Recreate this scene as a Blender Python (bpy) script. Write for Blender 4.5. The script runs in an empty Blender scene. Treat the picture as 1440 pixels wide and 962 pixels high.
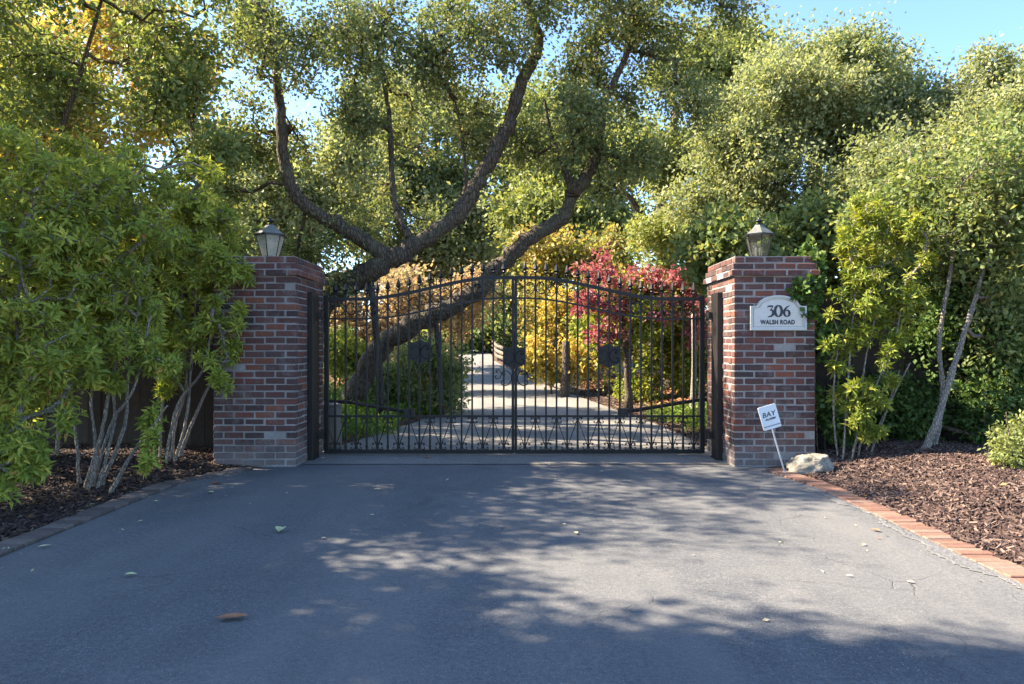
import bpy, math, random
import numpy as np
from mathutils import Vector, Matrix

R = math.radians
SC = bpy.context.scene
COL = SC.collection
random.seed(7)

# ------------------------------------------------------------------ camera geometry
F, CX, CY, H = 1000.0, 727.0, 487.0, 1.25      # focal length (px of the 1440 px photo), principal point, eye height


def at(px, py, Y):
    return np.array([(px - CX) / F * Y, Y, H + (CY - py) / F * Y])


def sm(t):
    t = np.clip(t, 0, 1)
    return t * t * (3 - 2 * t)


# ------------------------------------------------------------------ terrain
EL_Y = [-40, 7.0, 7.4, 8.4, 9.4, 11.8, 14.5, 18.9, 25.5, 34, 45, 60]
EL_X = [-3.12, -3.1, -2.3, -2.3, -2.1, -1.62, -1.45, -1.62, -2.0, -2.7, -3.9, -8.0]
ER_X = [2.62, 2.6, 2.3, 2.3, 2.32, 2.18, 1.85, 1.38, 0.2, -1.1, -1.8, -5.5]


def edge_l(y): return np.interp(y, EL_Y, EL_X)
def edge_r(y): return np.interp(y, EL_Y, ER_X)


def base_z(y):
    return 0.92 * sm((np.asarray(y, float) - 17) / 30) + 0.02 * np.maximum(np.asarray(y, float) - 47, 0)


def gz(x, y):
    x = np.asarray(x, float); y = np.asarray(y, float)
    dl = edge_l(y) - x
    dr = x - edge_r(y)
    b = base_z(y)
    front = 1 - sm((y - 7.6) / 1.5)
    hl = front * 0.10 * sm((dl - .15) / 1.2) + (1 - front) * 0.30 * sm(dl / 2.6)
    hr = front * (0.19 * sm((dr - .15) / 1.5)) + (1 - front) * 0.20 * sm(dr / 2.5)
    h = np.where(dl > 0, hl, np.where(dr > 0, hr, -0.05))
    n = 0.02 * np.sin(x * 2.3 + y * 1.1) * np.sin(y * 1.9 - x * .7) * np.clip(np.maximum(dl, dr), 0, 1)
    return b + h + n


def gpt(px, py):
    """ground point seen at a photo pixel"""
    Y = 3.0
    for _ in range(4000):
        p = at(px, py, Y)
        if p[2] <= float(gz(p[0], p[1])) + .01: break
        Y += .01
    return p


# ------------------------------------------------------------------ mesh helpers
class MB:
    def __init__(s):
        s.v = []; s.f = {3: [], 4: []}; s.r = []; s.n = 0; s.poly = []

    def add(s, V, faces, rnd=0.5):
        V = np.asarray(V, float).reshape(-1, 3)
        s.v.append(V)
        rr = np.asarray(rnd, float)
        s.r.append(np.full(len(V), float(rr)) if rr.ndim == 0 else rr)
        if isinstance(faces, np.ndarray):
            s.f[faces.shape[1]].append(faces + s.n)
        else:
            for f in faces:
                if len(f) in (3, 4): s.f[len(f)].append(np.array([f]) + s.n)
                else: s.poly.append([i + s.n for i in f])
        s.n += len(V)
        return s

    def box(s, x0, x1, y0, y1, z0, z1, rnd=.5, M=None, bev=0.0):
        if bev:
            b = bev
            xs, ys, zs = (x0, x1), (y0, y1), (z0, z1)
            V = []; idx = {}
            for i in (0, 1):
                for j in (0, 1):
                    for k in (0, 1):
                        for ax in range(3):
                            p = [xs[i], ys[j], zs[k]]
                            sg = [1 - 2 * i, 1 - 2 * j, 1 - 2 * k]
                            for a in range(3):
                                if a != ax: p[a] += sg[a] * b
                            idx[(i, j, k, ax)] = len(V); V.append(p)
            Fc = []
            g = lambda i, j, k, a: idx[(i, j, k, a)]
            Fc += [(g(1,0,0,0), g(1,1,0,0), g(1,1,1,0), g(1,0,1,0)), (g(0,0,0,0), g(0,0,1,0), g(0,1,1,0), g(0,1,0,0))]
            Fc += [(g(0,1,0,1), g(0,1,1,1), g(1,1,1,1), g(1,1,0,1)), (g(0,0,0,1), g(1,0,0,1), g(1,0,1,1), g(0,0,1,1))]
            Fc += [(g(0,0,1,2), g(1,0,1,2), g(1,1,1,2), g(0,1,1,2)), (g(0,0,0,2), g(0,1,0,2), g(1,1,0,2), g(1,0,0,2))]
            for i in (0, 1):
                for j in (0, 1):
                    Fc.append((g(i,j,0,0), g(i,j,1,0), g(i,j,1,1), g(i,j,0,1)))
                    Fc.append((g(i,0,j,0), g(i,1,j,0), g(i,1,j,2), g(i,0,j,2)))
                    Fc.append((g(0,i,j,1), g(1,i,j,1), g(1,i,j,2), g(0,i,j,2)))
                    for k in (0, 1):
                        Fc.append((g(i,j,k,0), g(i,j,k,1), g(i,j,k,2)))
            V = np.array(V)
        else:
            V = np.array([(x, y, z) for x in (x0, x1) for y in (y0, y1) for z in (z0, z1)], float)
            Fc = [(0,1,3,2), (4,6,7,5), (0,4,5,1), (2,3,7,6), (0,2,6,4), (1,5,7,3)]
        if M is not None:
            V = V @ np.array(M.to_3x3()).T + np.array(M.translation)
        return s.add(V, Fc, rnd)

    def tube(s, pts, rad, n=6, cap=True, rnd=.5, flat=1.0):
        P = np.asarray(pts, float)
        m = len(P)
        rad = np.full(m, rad) if np.ndim(rad) == 0 else np.asarray(rad, float)
        T = np.gradient(P, axis=0)
        T /= np.linalg.norm(T, axis=1, keepdims=True) + 1e-12
        u = np.cross(T[0], [0, 0, 1.0])
        if np.linalg.norm(u) < .1: u = np.cross(T[0], [0, 1.0, 0])
        a = np.linspace(0, 2 * math.pi, n, endpoint=False)
        V = np.empty((m, n, 3))
        for i in range(m):
            u = u - T[i] * u.dot(T[i]); u /= np.linalg.norm(u) + 1e-12
            w = np.cross(T[i], u)
            V[i] = P[i] + rad[i] * (np.cos(a)[:, None] * u + flat * np.sin(a)[:, None] * w)
        i0 = np.arange(m - 1)[:, None] * n; j = np.arange(n)[None]; j1 = (j + 1) % n
        Fq = np.stack([i0 + j, i0 + j1, i0 + n + j1, i0 + n + j], -1).reshape(-1, 4)
        s.add(V.reshape(-1, 3), Fq, rnd)
        if cap:
            k = s.n - m * n
            s.poly.append([k + q for q in range(n)][::-1]); s.poly.append([k + (m - 1) * n + q for q in range(n)])
        return s

    def lathe(s, prof, n, c, rnd=.5, phase=0.0, close=True):
        V = []
        for r, z in prof:
            for q in range(n):
                t = phase + 2 * math.pi * q / n
                V.append((c[0] + r * math.cos(t), c[1] + r * math.sin(t), c[2] + z))
        Fc = []
        for i in range(len(prof) - 1):
            for q in range(n):
                Fc.append((i*n+q, i*n+(q+1) % n, (i+1)*n+(q+1) % n, (i+1)*n+q))
        if close:
            Fc.append(list(range(n))[::-1]); Fc.append([(len(prof)-1)*n+q for q in range(n)])
        return s.add(V, Fc, rnd)

    def prism(s, outline, y0, y1, rnd=.5):
        """outline in x,z (counter-clockwise seen from -y), extruded along y"""
        n = len(outline)
        V = [(x, y0, z) for x, z in outline] + [(x, y1, z) for x, z in outline]
        Fc = [list(range(n)), list(range(n, 2*n))[::-1]]
        for i in range(n): Fc.append((i, n + i, n + (i+1) % n, (i+1) % n))
        return s.add(V, Fc, rnd)

    def mesh(s, name, mat, smooth=False):
        me = bpy.data.meshes.new(name)
        V = np.concatenate(s.v) if s.v else np.zeros((0, 3))
        me.vertices.add(len(V)); me.vertices.foreach_set('co', V.ravel().astype(np.float32))
        loops = []; starts = []; c = 0
        for k in (3, 4):
            if s.f[k]:
                A = np.concatenate(s.f[k]); loops.append(A.ravel()); starts.append(c + np.arange(len(A)) * k); c += A.size
        for p in s.poly:
            loops.append(np.array(p)); starts.append(np.array([c])); c += len(p)
        L = np.concatenate(loops).astype(np.int32); S = np.concatenate(starts).astype(np.int32)
        me.loops.add(len(L)); me.loops.foreach_set('vertex_index', L)
        me.polygons.add(len(S)); me.polygons.foreach_set('loop_start', S)
        me.polygons.foreach_set('use_smooth', np.full(len(S), bool(smooth)))
        at_ = me.attributes.new('rnd', 'FLOAT', 'POINT')
        at_.data.foreach_set('value', np.concatenate(s.r).astype(np.float32))
        me.materials.append(mat)
        me.update(calc_edges=True); me.validate()
        return me

    def build(s, name, mat, parent=None, smooth=False):
        o = bpy.data.objects.new(name, s.mesh(name, mat, smooth)); COL.objects.link(o)
        if parent is not None: attach(o, parent)
        return o


def attach(o, parent):
    o.parent = parent
    r = parent
    loc = Vector(r.location)
    if r.parent is not None: loc = Vector((0, 0, 0)) + Vector(r.parent.location) if r.type == 'MESH' else loc
    if r.type == 'MESH': o.matrix_parent_inverse = Matrix.Identity(4)
    else: o.matrix_parent_inverse = Matrix.Translation(-loc)


def tag(o, label, cat, group=None):
    o['label'] = label; o['category'] = cat
    if group: o['group'] = group
    return o


def kind(o, k):
    o['kind'] = k
    return o


def thing(name, label, cat, loc, group=None):
    o = bpy.data.objects.new(name, None); COL.objects.link(o)
    o.location = tuple(float(q) for q in loc); o.empty_display_size = .2
    return tag(o, label, cat, group)


def dup(root, delta, label):
    r = root.copy(); COL.objects.link(r); r.location = root.location + Vector(delta); r['label'] = label
    for ch in list(root.children):
        c = ch.copy(); COL.objects.link(c); c.parent = r
        for g in list(ch.children):
            d = g.copy(); COL.objects.link(d); d.parent = c
    return r


# ------------------------------------------------------------------ materials
class NT:
    def __init__(s, name):
        s.m = bpy.data.materials.new(name); s.m.use_nodes = True
        s.t = s.m.node_tree; s.t.nodes.clear()
        s.out = s.n('ShaderNodeOutputMaterial')

    def n(s, typ, **kw):
        nd = s.t.nodes.new(typ)
        for k, v in kw.items(): setattr(nd, k, v)
        return nd

    def l(s, a, b): s.t.links.new(a, b)

    def attr(s, name='rnd'):
        a = s.n('ShaderNodeAttribute'); a.attribute_name = name; return a.outputs['Fac']

    def coord(s, scale=(1, 1, 1), rot=(0, 0, 0)):
        c = s.n('ShaderNodeTexCoord'); mp = s.n('ShaderNodeMapping')
        mp.inputs['Scale'].default_value = scale; mp.inputs['Rotation'].default_value = rot
        s.l(c.outputs['Object'], mp.inputs['Vector']); return mp.outputs['Vector']

    def noise(s, vec, scale, detail=4, rough=.55, dist=0):
        nd = s.n('ShaderNodeTexNoise')
        nd.inputs['Scale'].default_value = scale; nd.inputs['Detail'].default_value = detail
        nd.inputs['Roughness'].default_value = rough; nd.inputs['Distortion'].default_value = dist
        s.l(vec, nd.inputs['Vector']); return nd.outputs['Fac']

    def voro(s, vec, scale, feature='F1', out='Distance'):
        nd = s.n('ShaderNodeTexVoronoi', feature=feature); nd.inputs['Scale'].default_value = scale
        s.l(vec, nd.inputs['Vector']); return nd.outputs[out]

    def ramp(s, fac, stops, interp='LINEAR'):
        nd = s.n('ShaderNodeValToRGB'); cr = nd.color_ramp; cr.interpolation = interp
        while len(cr.elements) < len(stops): cr.elements.new(.5)
        for e, (p, c) in zip(cr.elements, stops):
            e.position = p; e.color = (*c, 1) if len(c) == 3 else c
        s.l(fac, nd.inputs['Fac']); return nd.outputs['Color']

    def mix(s, fac, a, b, mode='MIX'):
        nd = s.n('ShaderNodeMix', data_type='RGBA', blend_type=mode)
        for sock, v in ((0, fac), (6, a), (7, b)):
            if isinstance(v, (int, float)): nd.inputs[sock].default_value = v
            elif isinstance(v, tuple): nd.inputs[sock].default_value = (*v, 1)
            else: s.l(v, nd.inputs[sock])
        return nd.outputs[2]

    def math(s, op, a, b=0.0):
        nd = s.n('ShaderNodeMath', operation=op)
        for i, v in enumerate((a, b)):
            if isinstance(v, (int, float)): nd.inputs[i].default_value = v
            else: s.l(v, nd.inputs[i])
        return nd.outputs[0]

    def bump(s, h, strength, dist=.01):
        nd = s.n('ShaderNodeBump'); nd.inputs['Strength'].default_value = strength; nd.inputs['Distance'].default_value = dist
        s.l(h, nd.inputs['Height']); return nd.outputs['Normal']

    def bsdf(s, col, rough=.6, metal=0, normal=None, spec=.5, trans=0, link=True):
        b = s.n('ShaderNodeBsdfPrincipled')
        if isinstance(col, tuple): b.inputs['Base Color'].default_value = (*col, 1)
        else: s.l(col, b.inputs['Base Color'])
        if isinstance(rough, (int, float)): b.inputs['Roughness'].default_value = rough
        else: s.l(rough, b.inputs['Roughness'])
        b.inputs['Metallic'].default_value = metal
        b.inputs['Specular IOR Level'].default_value = spec
        b.inputs['Transmission Weight'].default_value = trans
        if normal is not None: s.l(normal, b.inputs['Normal'])
        if link: s.l(b.outputs[0], s.out.inputs['Surface'])
        return b


def leaf_mat(name, stops, trans=.38, rough=.55, tint=(1.2, 1.15, .6), spec=.22):
    t = NT(name)
    v = t.attr()
    col = t.ramp(v, stops)
    b = t.bsdf(col, rough, spec=spec, link=False)
    tr = t.n('ShaderNodeBsdfTranslucent')
    tc = t.mix(1.0, col, tint, 'MULTIPLY')
    t.l(tc, tr.inputs['Color'])
    mx = t.n('ShaderNodeMixShader'); mx.inputs[0].default_value = trans
    t.l(b.outputs[0], mx.inputs[1]); t.l(tr.outputs[0], mx.inputs[2]); t.l(mx.outputs[0], t.out.inputs['Surface'])
    return t.m


def bark_mat(name, c0, c1, scale=1.0, lichen=None):
    t = NT(name)
    v = t.coord((9 * scale, 9 * scale, 3.2 * scale))
    n1 = t.noise(v, 2.2, 8, .65, .6)
    vr = t.voro(v, 2.6, 'DISTANCE_TO_EDGE')
    h = t.math('ADD', t.math('MULTIPLY', t.math('MINIMUM', vr, .25), 2.4), n1)
    col = t.ramp(h, [(.35, c0), (1.0, c1)])
    if lichen:
        v2 = t.coord((1, 1, 1))
        m = t.ramp(t.noise(v2, 3.2, 5, .65), [(.5, (0, 0, 0)), (.64, (1, 1, 1))])
        col = t.mix(t.math('MULTIPLY', m, .6), col, lichen)
    t.bsdf(col, .9, normal=t.bump(h, .9, .02), spec=.2)
    return t.m


def brick_mat():
    t = NT('old brick')
    a = t.attr()
    col = t.ramp(a, [(0, (.066, .05, .05)), (.16, (.092, .06, .056)), (.32, (.12, .064, .056)), (.5, (.155, .07, .058)),
                     (.64, (.105, .074, .07)), (.76, (.21, .08, .056)), (.87, (.15, .088, .074)), (.96, (.28, .10, .055)), (1, (.24, .11, .075))])
    v = t.coord()
    n1 = t.noise(v, 26, 5, .65)
    col = t.mix(t.ramp(n1, [(.4, (0, 0, 0)), (.8, (.6, .6, .6))]), col, (.14, .108, .10))
    col = t.mix(1.0, col, (.84, .78, .80), 'MULTIPLY')
    # pale lime smears
    n2 = t.noise(v, 5.5, 7, .72, .5)
    col = t.mix(t.ramp(n2, [(.52, (0, 0, 0)), (.74, (.42, .42, .42))]), col, (.34, .31, .295))
    # dusty splash band on the lowest courses
    sx_ = t.n('ShaderNodeSeparateXYZ'); tc_ = t.n('ShaderNodeTexCoord'); t.l(tc_.outputs['Object'], sx_.inputs[0])
    zz_ = t.math('ADD', sx_.outputs['Z'], t.math('MULTIPLY', t.noise(v, 4, 5, .7), .45))
    col = t.mix(t.ramp(zz_, [(.26, (.62, .62, .62)), (.56, (0, 0, 0))]), col, (.235, .215, .205))
    n3 = t.noise(v, 90, 3, .6)
    col = t.mix(.35, col, t.ramp(n3, [(.3, (.35, .33, .33)), (.7, (1.25, 1.2, 1.2))]), 'MULTIPLY')
    h = t.math('ADD', n3, t.math('MULTIPLY', n1, 1.5))
    t.bsdf(col, .9, normal=t.bump(h, .5, .006), spec=.25)
    return t.m


def mortar_mat():
    t = NT('lime mortar')
    v = t.coord()
    n = t.noise(v, 40, 4, .6)
    n2 = t.noise(v, 3, 5, .6)
    col = t.mix(t.ramp(n2, [(.35, (0, 0, 0)), (.7, (1, 1, 1))]), t.ramp(n, [(.3, (.25, .235, .225)), (.7, (.36, .345, .33))]), (.19, .175, .168))
    t.bsdf(col, .95, normal=t.bump(n, .5, .004), spec=.2)
    return t.m


def asphalt_mat(name, dark, light, warm, crack=1.0):
    t = NT(name)
    v = t.coord()
    base = t.mix(t.ramp(t.noise(v, .55, 6, .62, .4), [(.35, (0, 0, 0)), (.68, (1, 1, 1))]), dark, light)
    base = t.mix(t.ramp(t.noise(v, 2.3, 6, .7, .8), [(.5, (0, 0, 0)), (.78, (.55, .55, .55))]), base, warm)
    # aggregate
    n = t.noise(v, 130, 3, .75)
    base = t.mix(.85, base, t.ramp(n, [(.3, (.45, .45, .45)), (.52, (1, 1, 1)), (.72, (1.9, 1.87, 1.8))]), 'MULTIPLY')
    nm = t.noise(v, 38, 4, .8)
    base = t.mix(.8, base, t.ramp(nm, [(.34, (.6, .6, .6)), (.52, (1, 1, 1)), (.7, (1.45, 1.43, 1.4))]), 'MULTIPLY')
    st = t.voro(v, 85, 'F1', 'Distance')
    stc = t.voro(v, 85, 'F1', 'Color')
    sep = t.n('ShaderNodeSeparateColor'); t.l(stc, sep.inputs[0])
    pick = t.math('MULTIPLY', t.math('GREATER_THAN', sep.outputs[0], .86), t.math('LESS_THAN', st, .33))
    zone = t.ramp(t.noise(v, 1.1, 4, .6), [(.36, (.15, .15, .15)), (.62, (1, 1, 1))])
    base = t.mix(t.math('MULTIPLY', pick, t.math('MULTIPLY', zone, .5)), base, (.34, .33, .31))
    stn = t.ramp(t.noise(v, 1.7, 6, .7, 1.2), [(.56, (0, 0, 0)), (.72, (.5, .5, .5))])          # old stains and seal patches
    base = t.mix(stn, base, tuple(c * .62 for c in dark))
    sv = t.coord((1.0, .16, 1.0)); trk = t.ramp(t.noise(sv, 1.5, 4, .55), [(.42, (0, 0, 0)), (.62, (.35, .35, .35))])   # worn wheel tracks
    base = t.mix(trk, base, warm)
    # fine cracks, warped, only in some zones
    cv = t.n('ShaderNodeVectorMath', operation='ADD')
    wn = t.n('ShaderNodeTexNoise'); wn.inputs['Scale'].default_value = 2.2; wn.inputs['Detail'].default_value = 6
    t.l(v, wn.inputs['Vector'])
    sc = t.n('ShaderNodeVectorMath', operation='SCALE'); sc.inputs['Scale'].default_value = .5
    t.l(wn.outputs['Color'], sc.inputs[0]); t.l(v, cv.inputs[0]); t.l(sc.outputs[0], cv.inputs[1])
    ce = t.voro(cv.outputs[0], .95, 'DISTANCE_TO_EDGE')
    zone2 = t.ramp(t.noise(v, .8, 3, .5), [(.5, (0, 0, 0)), (.6, (1, 1, 1))])
    cr = t.math('MULTIPLY', t.ramp(ce, [(0, (1, 1, 1)), (.006, (0, 0, 0))]), zone2)
    base = t.mix(t.math('MULTIPLY', cr,   .32 * crack), base, (.03, .018, .02))
    hgt = t.math('SUBTRACT', t.math('MULTIPLY', n, 1.0), t.math('MULTIPLY', cr, 1.5))
    t.bsdf(base, .82, normal=t.bump(hgt, .55, .006), spec=.35)
    return t.m


def simple(name, col, rough=.6, metal=0, var=.25, scale=30, bump=.15, spec=.5):
    t = NT(name)
    v = t.coord()
    n = t.noise(v, scale, 5, .6)
    lo = tuple(c * (1 - var) for c in col); hi = tuple(min(1, c * (1 + var)) for c in col)
    t.bsdf(t.ramp(n, [(.3, lo), (.7, hi)]), rough, metal, t.bump(n, bump, .004), spec)
    return t.m


def rnd_mat(name, stops, rough=.8, scale=20, bump=.3, spec=.3):
    t = NT(name)
    v = t.coord(); n = t.noise(v, scale, 5, .6)
    col = t.mix(.5, t.ramp(t.attr(), stops), t.ramp(n, [(.3, (.55, .55, .55)), (.7, (1.35, 1.35, 1.35))]), 'MULTIPLY')
    t.bsdf(col, rough, normal=t.bump(n, bump, .006), spec=spec)
    return t.m


M = {}
M['brick'] = brick_mat()
M['mortar'] = mortar_mat()
M['asphalt'] = asphalt_mat('aged asphalt', (.087, .091, .099), (.126, .129, .134), (.18, .175, .167))
M['drive'] = asphalt_mat('pale worn asphalt', (.165, .155, .143), (.22, .207, .188), (.26, .243, .22), .3)
M['strip'] = asphalt_mat('concrete strip', (.15, .14, .13), (.22, .205, .19), (.26, .24, .22), .2)
M['iron'] = simple('black painted iron', (.006, .0065, .008), .45, .0, .3, 60, .2, .35)
M['post'] = simple('dark steel post', (.014, .012, .012), .5, .1, .3, 30, .2)
M['greybox'] = simple('grey painted housing', (.12, .12, .118), .6, 0, .2, 20, .1)
M['concrete'] = simple('weathered concrete', (.3, .29, .27), .9, 0, .2, 25, .4)
M['plaque'] = simple('cast stone plaque', (.58, .575, .54), .6, 0, .06, 30, .1)
M['plaquerim'] = simple('cast rim', (.50, .51, .49), .6, 0, .08, 30, .1)
M['plaqueline'] = simple('grey plaque line', (.30, .31, .31), .7, 0, .1, 30, .1)
M['letter'] = simple('dark blue letter paint', (.02, .024, .04), .5, 0, .2, 60, .05)
M['signwhite'] = simple('white sign plastic', (.66, .71, .74), .45, 0, .05, 30, .05)
M['signgrey'] = simple('grey sign band', (.26, .27, .29), .5, 0, .1, 30, .05)
M['stake'] = simple('white metal stake', (.5, .5, .5), .45, .1, .15, 30, .1)
M['candle'] = simple('ivory candle sleeve', (.6, .55, .42), .5, 0, .1, 30, .05)
M['verdigris'] = simple('dull grey lantern metal', (.15, .155, .14), .55, .3, .35, 40, .3)
M['lanternblack'] = simple('black lantern metal', (.02, .022, .026), .4, .4, .3, 40, .2)
M['fence'] = rnd_mat('dark weathered boards', [(0, (.03, .024, .02)), (.5, (.043, .034, .028)), (1, (.062, .05, .041))], .9, 14, .5)
M['rail'] = rnd_mat('grey split rail', [(0, (.12, .09, .068)), (1, (.2, .16, .125))], .9, 14, .5)
M['kerb'] = rnd_mat('edging brick', [(0, (.14, .082, .062)), (.5, (.19, .102, .074)), (.8, (.22, .128, .096)), (1, (.2, .145, .115))], .9, 40, .5)
M['kerbdark'] = rnd_mat('dusty edging brick', [(0, (.10, .08, .072)), (.6, (.14, .11, .097)), (1, (.18, .148, .13))], .9, 40, .5)
M['prop'] = bark_mat('grey prop wood', (.03, .027, .025), (.085, .078, .072), 1.3)
M['oakbark'] = bark_mat('oak bark', (.02, .016, .012), (.125, .098, .074), 1.0, (.12, .115, .075))
M['bark'] = bark_mat('brown bark', (.03, .024, .018), (.16, .125, .09), 1.6)
M['greybark'] = bark_mat('pale grey bark', (.12, .10, .085), (.36, .32, .27), 2.2)
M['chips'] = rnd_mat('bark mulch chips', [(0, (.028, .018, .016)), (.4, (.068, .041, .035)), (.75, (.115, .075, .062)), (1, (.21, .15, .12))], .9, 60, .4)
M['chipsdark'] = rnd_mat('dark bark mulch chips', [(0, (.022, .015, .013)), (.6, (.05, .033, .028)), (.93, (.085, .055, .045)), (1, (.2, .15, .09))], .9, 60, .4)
M['rustleaf'] = rnd_mat('rust brown dry leaf', [(0, (.22, .09, .045)), (1, (.42, .2, .11))], .7, 40, .3)
M['tanleaf'] = rnd_mat('tan dry leaf', [(0, (.42, .36, .2)), (1, (.6, .5, .3))], .7, 40, .3)
M['paleleaf'] = rnd_mat('pale yellow leaf', [(0, (.45, .47, .22)), (1, (.62, .6, .36))], .6, 40, .3)


def soil_mat():
    t = NT('soil and litter'); v = t.coord()
    n = t.noise(v, 3, 6, .7); n2 = t.noise(v, 45, 4, .7)
    col = t.mix(t.ramp(n, [(.35, (0, 0, 0)), (.68, (1, 1, 1))]), (.06, .04, .028), (.15, .105, .07))
    col = t.mix(.7, col, t.ramp(n2, [(.3, (.4, .4, .4)), (.7, (1.6, 1.5, 1.4))]), 'MULTIPLY')
    t.bsdf(col, .95, normal=t.bump(n2, .9, .02), spec=.15)
    return t.m


def rock_mat():
    t = NT('pale field stone'); v = t.coord()
    n = t.noise(v, 7, 7, .68, .6); n2 = t.noise(v, 60, 4, .6)
    col = t.ramp(n, [(.32, (.07, .065, .058)), (.46, (.22, .205, .17)), (.6, (.33, .30, .24)), (.75, (.42, .39, .33))])
    col = t.mix(.5, col, t.ramp(n2, [(.3, (.6, .6, .6)), (.7, (1.3, 1.3, 1.3))]), 'MULTIPLY')
    t.bsdf(col, .92, normal=t.bump(t.math('ADD', n, t.math('MULTIPLY', n2, .3)), .8, .02), spec=.2)
    return t.m


def glass_mat(name, rough, milky):
    t = NT(name); v = t.coord()
    n = t.noise(v, 60, 3, .6)
    gl = t.n('ShaderNodeBsdfGlossy'); gl.inputs['Roughness'].default_value = .08
    tr = t.n('ShaderNodeBsdfTransparent'); tr.inputs['Color'].default_value = (.93, .96, .94, 1)
    df = t.n('ShaderNodeBsdfDiffuse'); df.inputs['Color'].default_value = (.62, .62, .55, 1)
    tl = t.n('ShaderNodeBsdfTranslucent'); tl.inputs['Color'].default_value = (.75, .74, .62, 1)
    fr = t.n('ShaderNodeFresnel'); fr.inputs['IOR'].default_value = 1.5
    m0 = t.n('ShaderNodeMixShader'); t.l(fr.outputs[0], m0.inputs[0]); t.l(tr.outputs[0], m0.inputs[1]); t.l(gl.outputs[0], m0.inputs[2])
    m1 = t.n('ShaderNodeMixShader'); m1.inputs[0].default_value = .5; t.l(df.outputs[0], m1.inputs[1]); t.l(tl.outputs[0], m1.inputs[2])
    m2 = t.n('ShaderNodeMixShader')
    fac = t.ramp(n, [(.3, (milky * .7,) * 3), (.7, (min(1, milky * 1.2),) * 3)]); t.l(fac, m2.inputs[0])
    t.l(m0.outputs[0], m2.inputs[1]); t.l(m1.outputs[0], m2.inputs[2]); t.l(m2.outputs[0], t.out.inputs['Surface'])
    return t.m


M['soil'] = soil_mat(); M['rock'] = rock_mat()
M['glassmilky'] = glass_mat('dusty lantern glass', .1, .7)
M['glass'] = glass_mat('clear lantern glass', .05, .10)

# foliage
L = {}
L['pitt'] = leaf_mat('shrub leaf green', [(0, (0.134, 0.191, 0.045)), (0.35, (0.27, 0.334, 0.067)), (0.7, (0.422, 0.454, 0.089)), (0.88, (0.612, 0.542, 0.111)), (0.95, (0.7, 0.638, 0.149)), (1, (0.504, 0.275, 0.11))], .40)
L['pittyellow'] = leaf_mat('shrub leaf yellow green', [(0, (0.097, 0.152, 0.029)), (0.4, (0.208, 0.264, 0.044)), (0.8, (0.374, 0.374, 0.07)), (1, (0.554, 0.485, 0.109))], .36)
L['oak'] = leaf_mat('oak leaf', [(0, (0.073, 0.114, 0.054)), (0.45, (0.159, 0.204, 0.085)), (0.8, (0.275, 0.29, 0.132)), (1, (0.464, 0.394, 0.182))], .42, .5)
L['oaklit'] = leaf_mat('sunlit-look oak leaf', [(0, (0.121, 0.161, 0.079)), (0.45, (0.242, 0.284, 0.142)), (0.8, (0.369, 0.391, 0.221)), (1, (0.51, 0.476, 0.312))], .46, .58)  # paler copy of the oak leaf, sunlit look put into its colour
L['dark'] = leaf_mat('dark green leaf', [(0, (0.044, 0.081, 0.025)), (0.6, (0.093, 0.161, 0.043)), (1, (0.2, 0.252, 0.066))], .28)
L['mid'] = leaf_mat('mid green leaf', [(0, (0.094, 0.146, 0.054)), (0.6, (0.209, 0.265, 0.097)), (1, (0.418, 0.383, 0.151))], .42)
L['yellow'] = leaf_mat('autumn yellow leaf', [(0, (0.126, 0.175, 0.05)), (0.35, (0.234, 0.258, 0.08)), (0.6, (0.378, 0.331, 0.11)), (0.85, (0.45, 0.359, 0.14)), (1, (0.45, 0.304, 0.2))], .42, tint=(1.2, 1.05, .5))
L['golden'] = leaf_mat('autumn gold leaf', [(0, (0.202, 0.245, 0.052)), (0.5, (0.48, 0.416, 0.105)), (0.85, (0.633, 0.431, 0.157)), (1, (0.69, 0.345, 0.175))], .42, tint=(1.2, 1.05, .5))
L['peach'] = leaf_mat('autumn peach leaf', [(0, (0.22, 0.23, 0.11)), (0.4, (0.4, 0.33, 0.18)), (0.75, (0.48, 0.36, 0.24)), (1, (0.52, 0.36, 0.28))], .42, tint=(1.15, 1.0, .7))
L['red'] = leaf_mat('crimson leaf', [(0, (0.14, 0.05, 0.05)), (0.4, (0.3, 0.085, 0.1)), (0.72, (0.42, 0.2, 0.19)), (1, (0.36, 0.34, 0.13))], .4, tint=(1.3, .7, .8))
L['sage'] = leaf_mat('sage green leaf', [(0, (0.118, 0.156, 0.064)), (0.6, (0.265, 0.305, 0.113)), (1, (0.413, 0.424, 0.165))], .42)
L['grass'] = leaf_mat('ground cover leaf', [(0, (0.062, 0.138, 0.02)), (0.5, (0.15, 0.25, 0.037)), (1, (0.325, 0.375, 0.075))], .38)
L['ivy'] = leaf_mat('ivy leaf', [(0, (0.038, 0.086, 0.026)), (0.6, (0.096, 0.172, 0.039)), (1, (0.23, 0.265, 0.063))], .28)
L['litter'] = leaf_mat('brown leaf litter', [(0, (.10, .045, .02)), (.5, (.24, .11, .045)), (1, (.42, .24, .11))], .1, .8, (1, .9, .7))

# ------------------------------------------------------------------ foliage machinery


def unit(v):
    return v / (np.linalg.norm(v, axis=-1, keepdims=True) + 1e-12)


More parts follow.
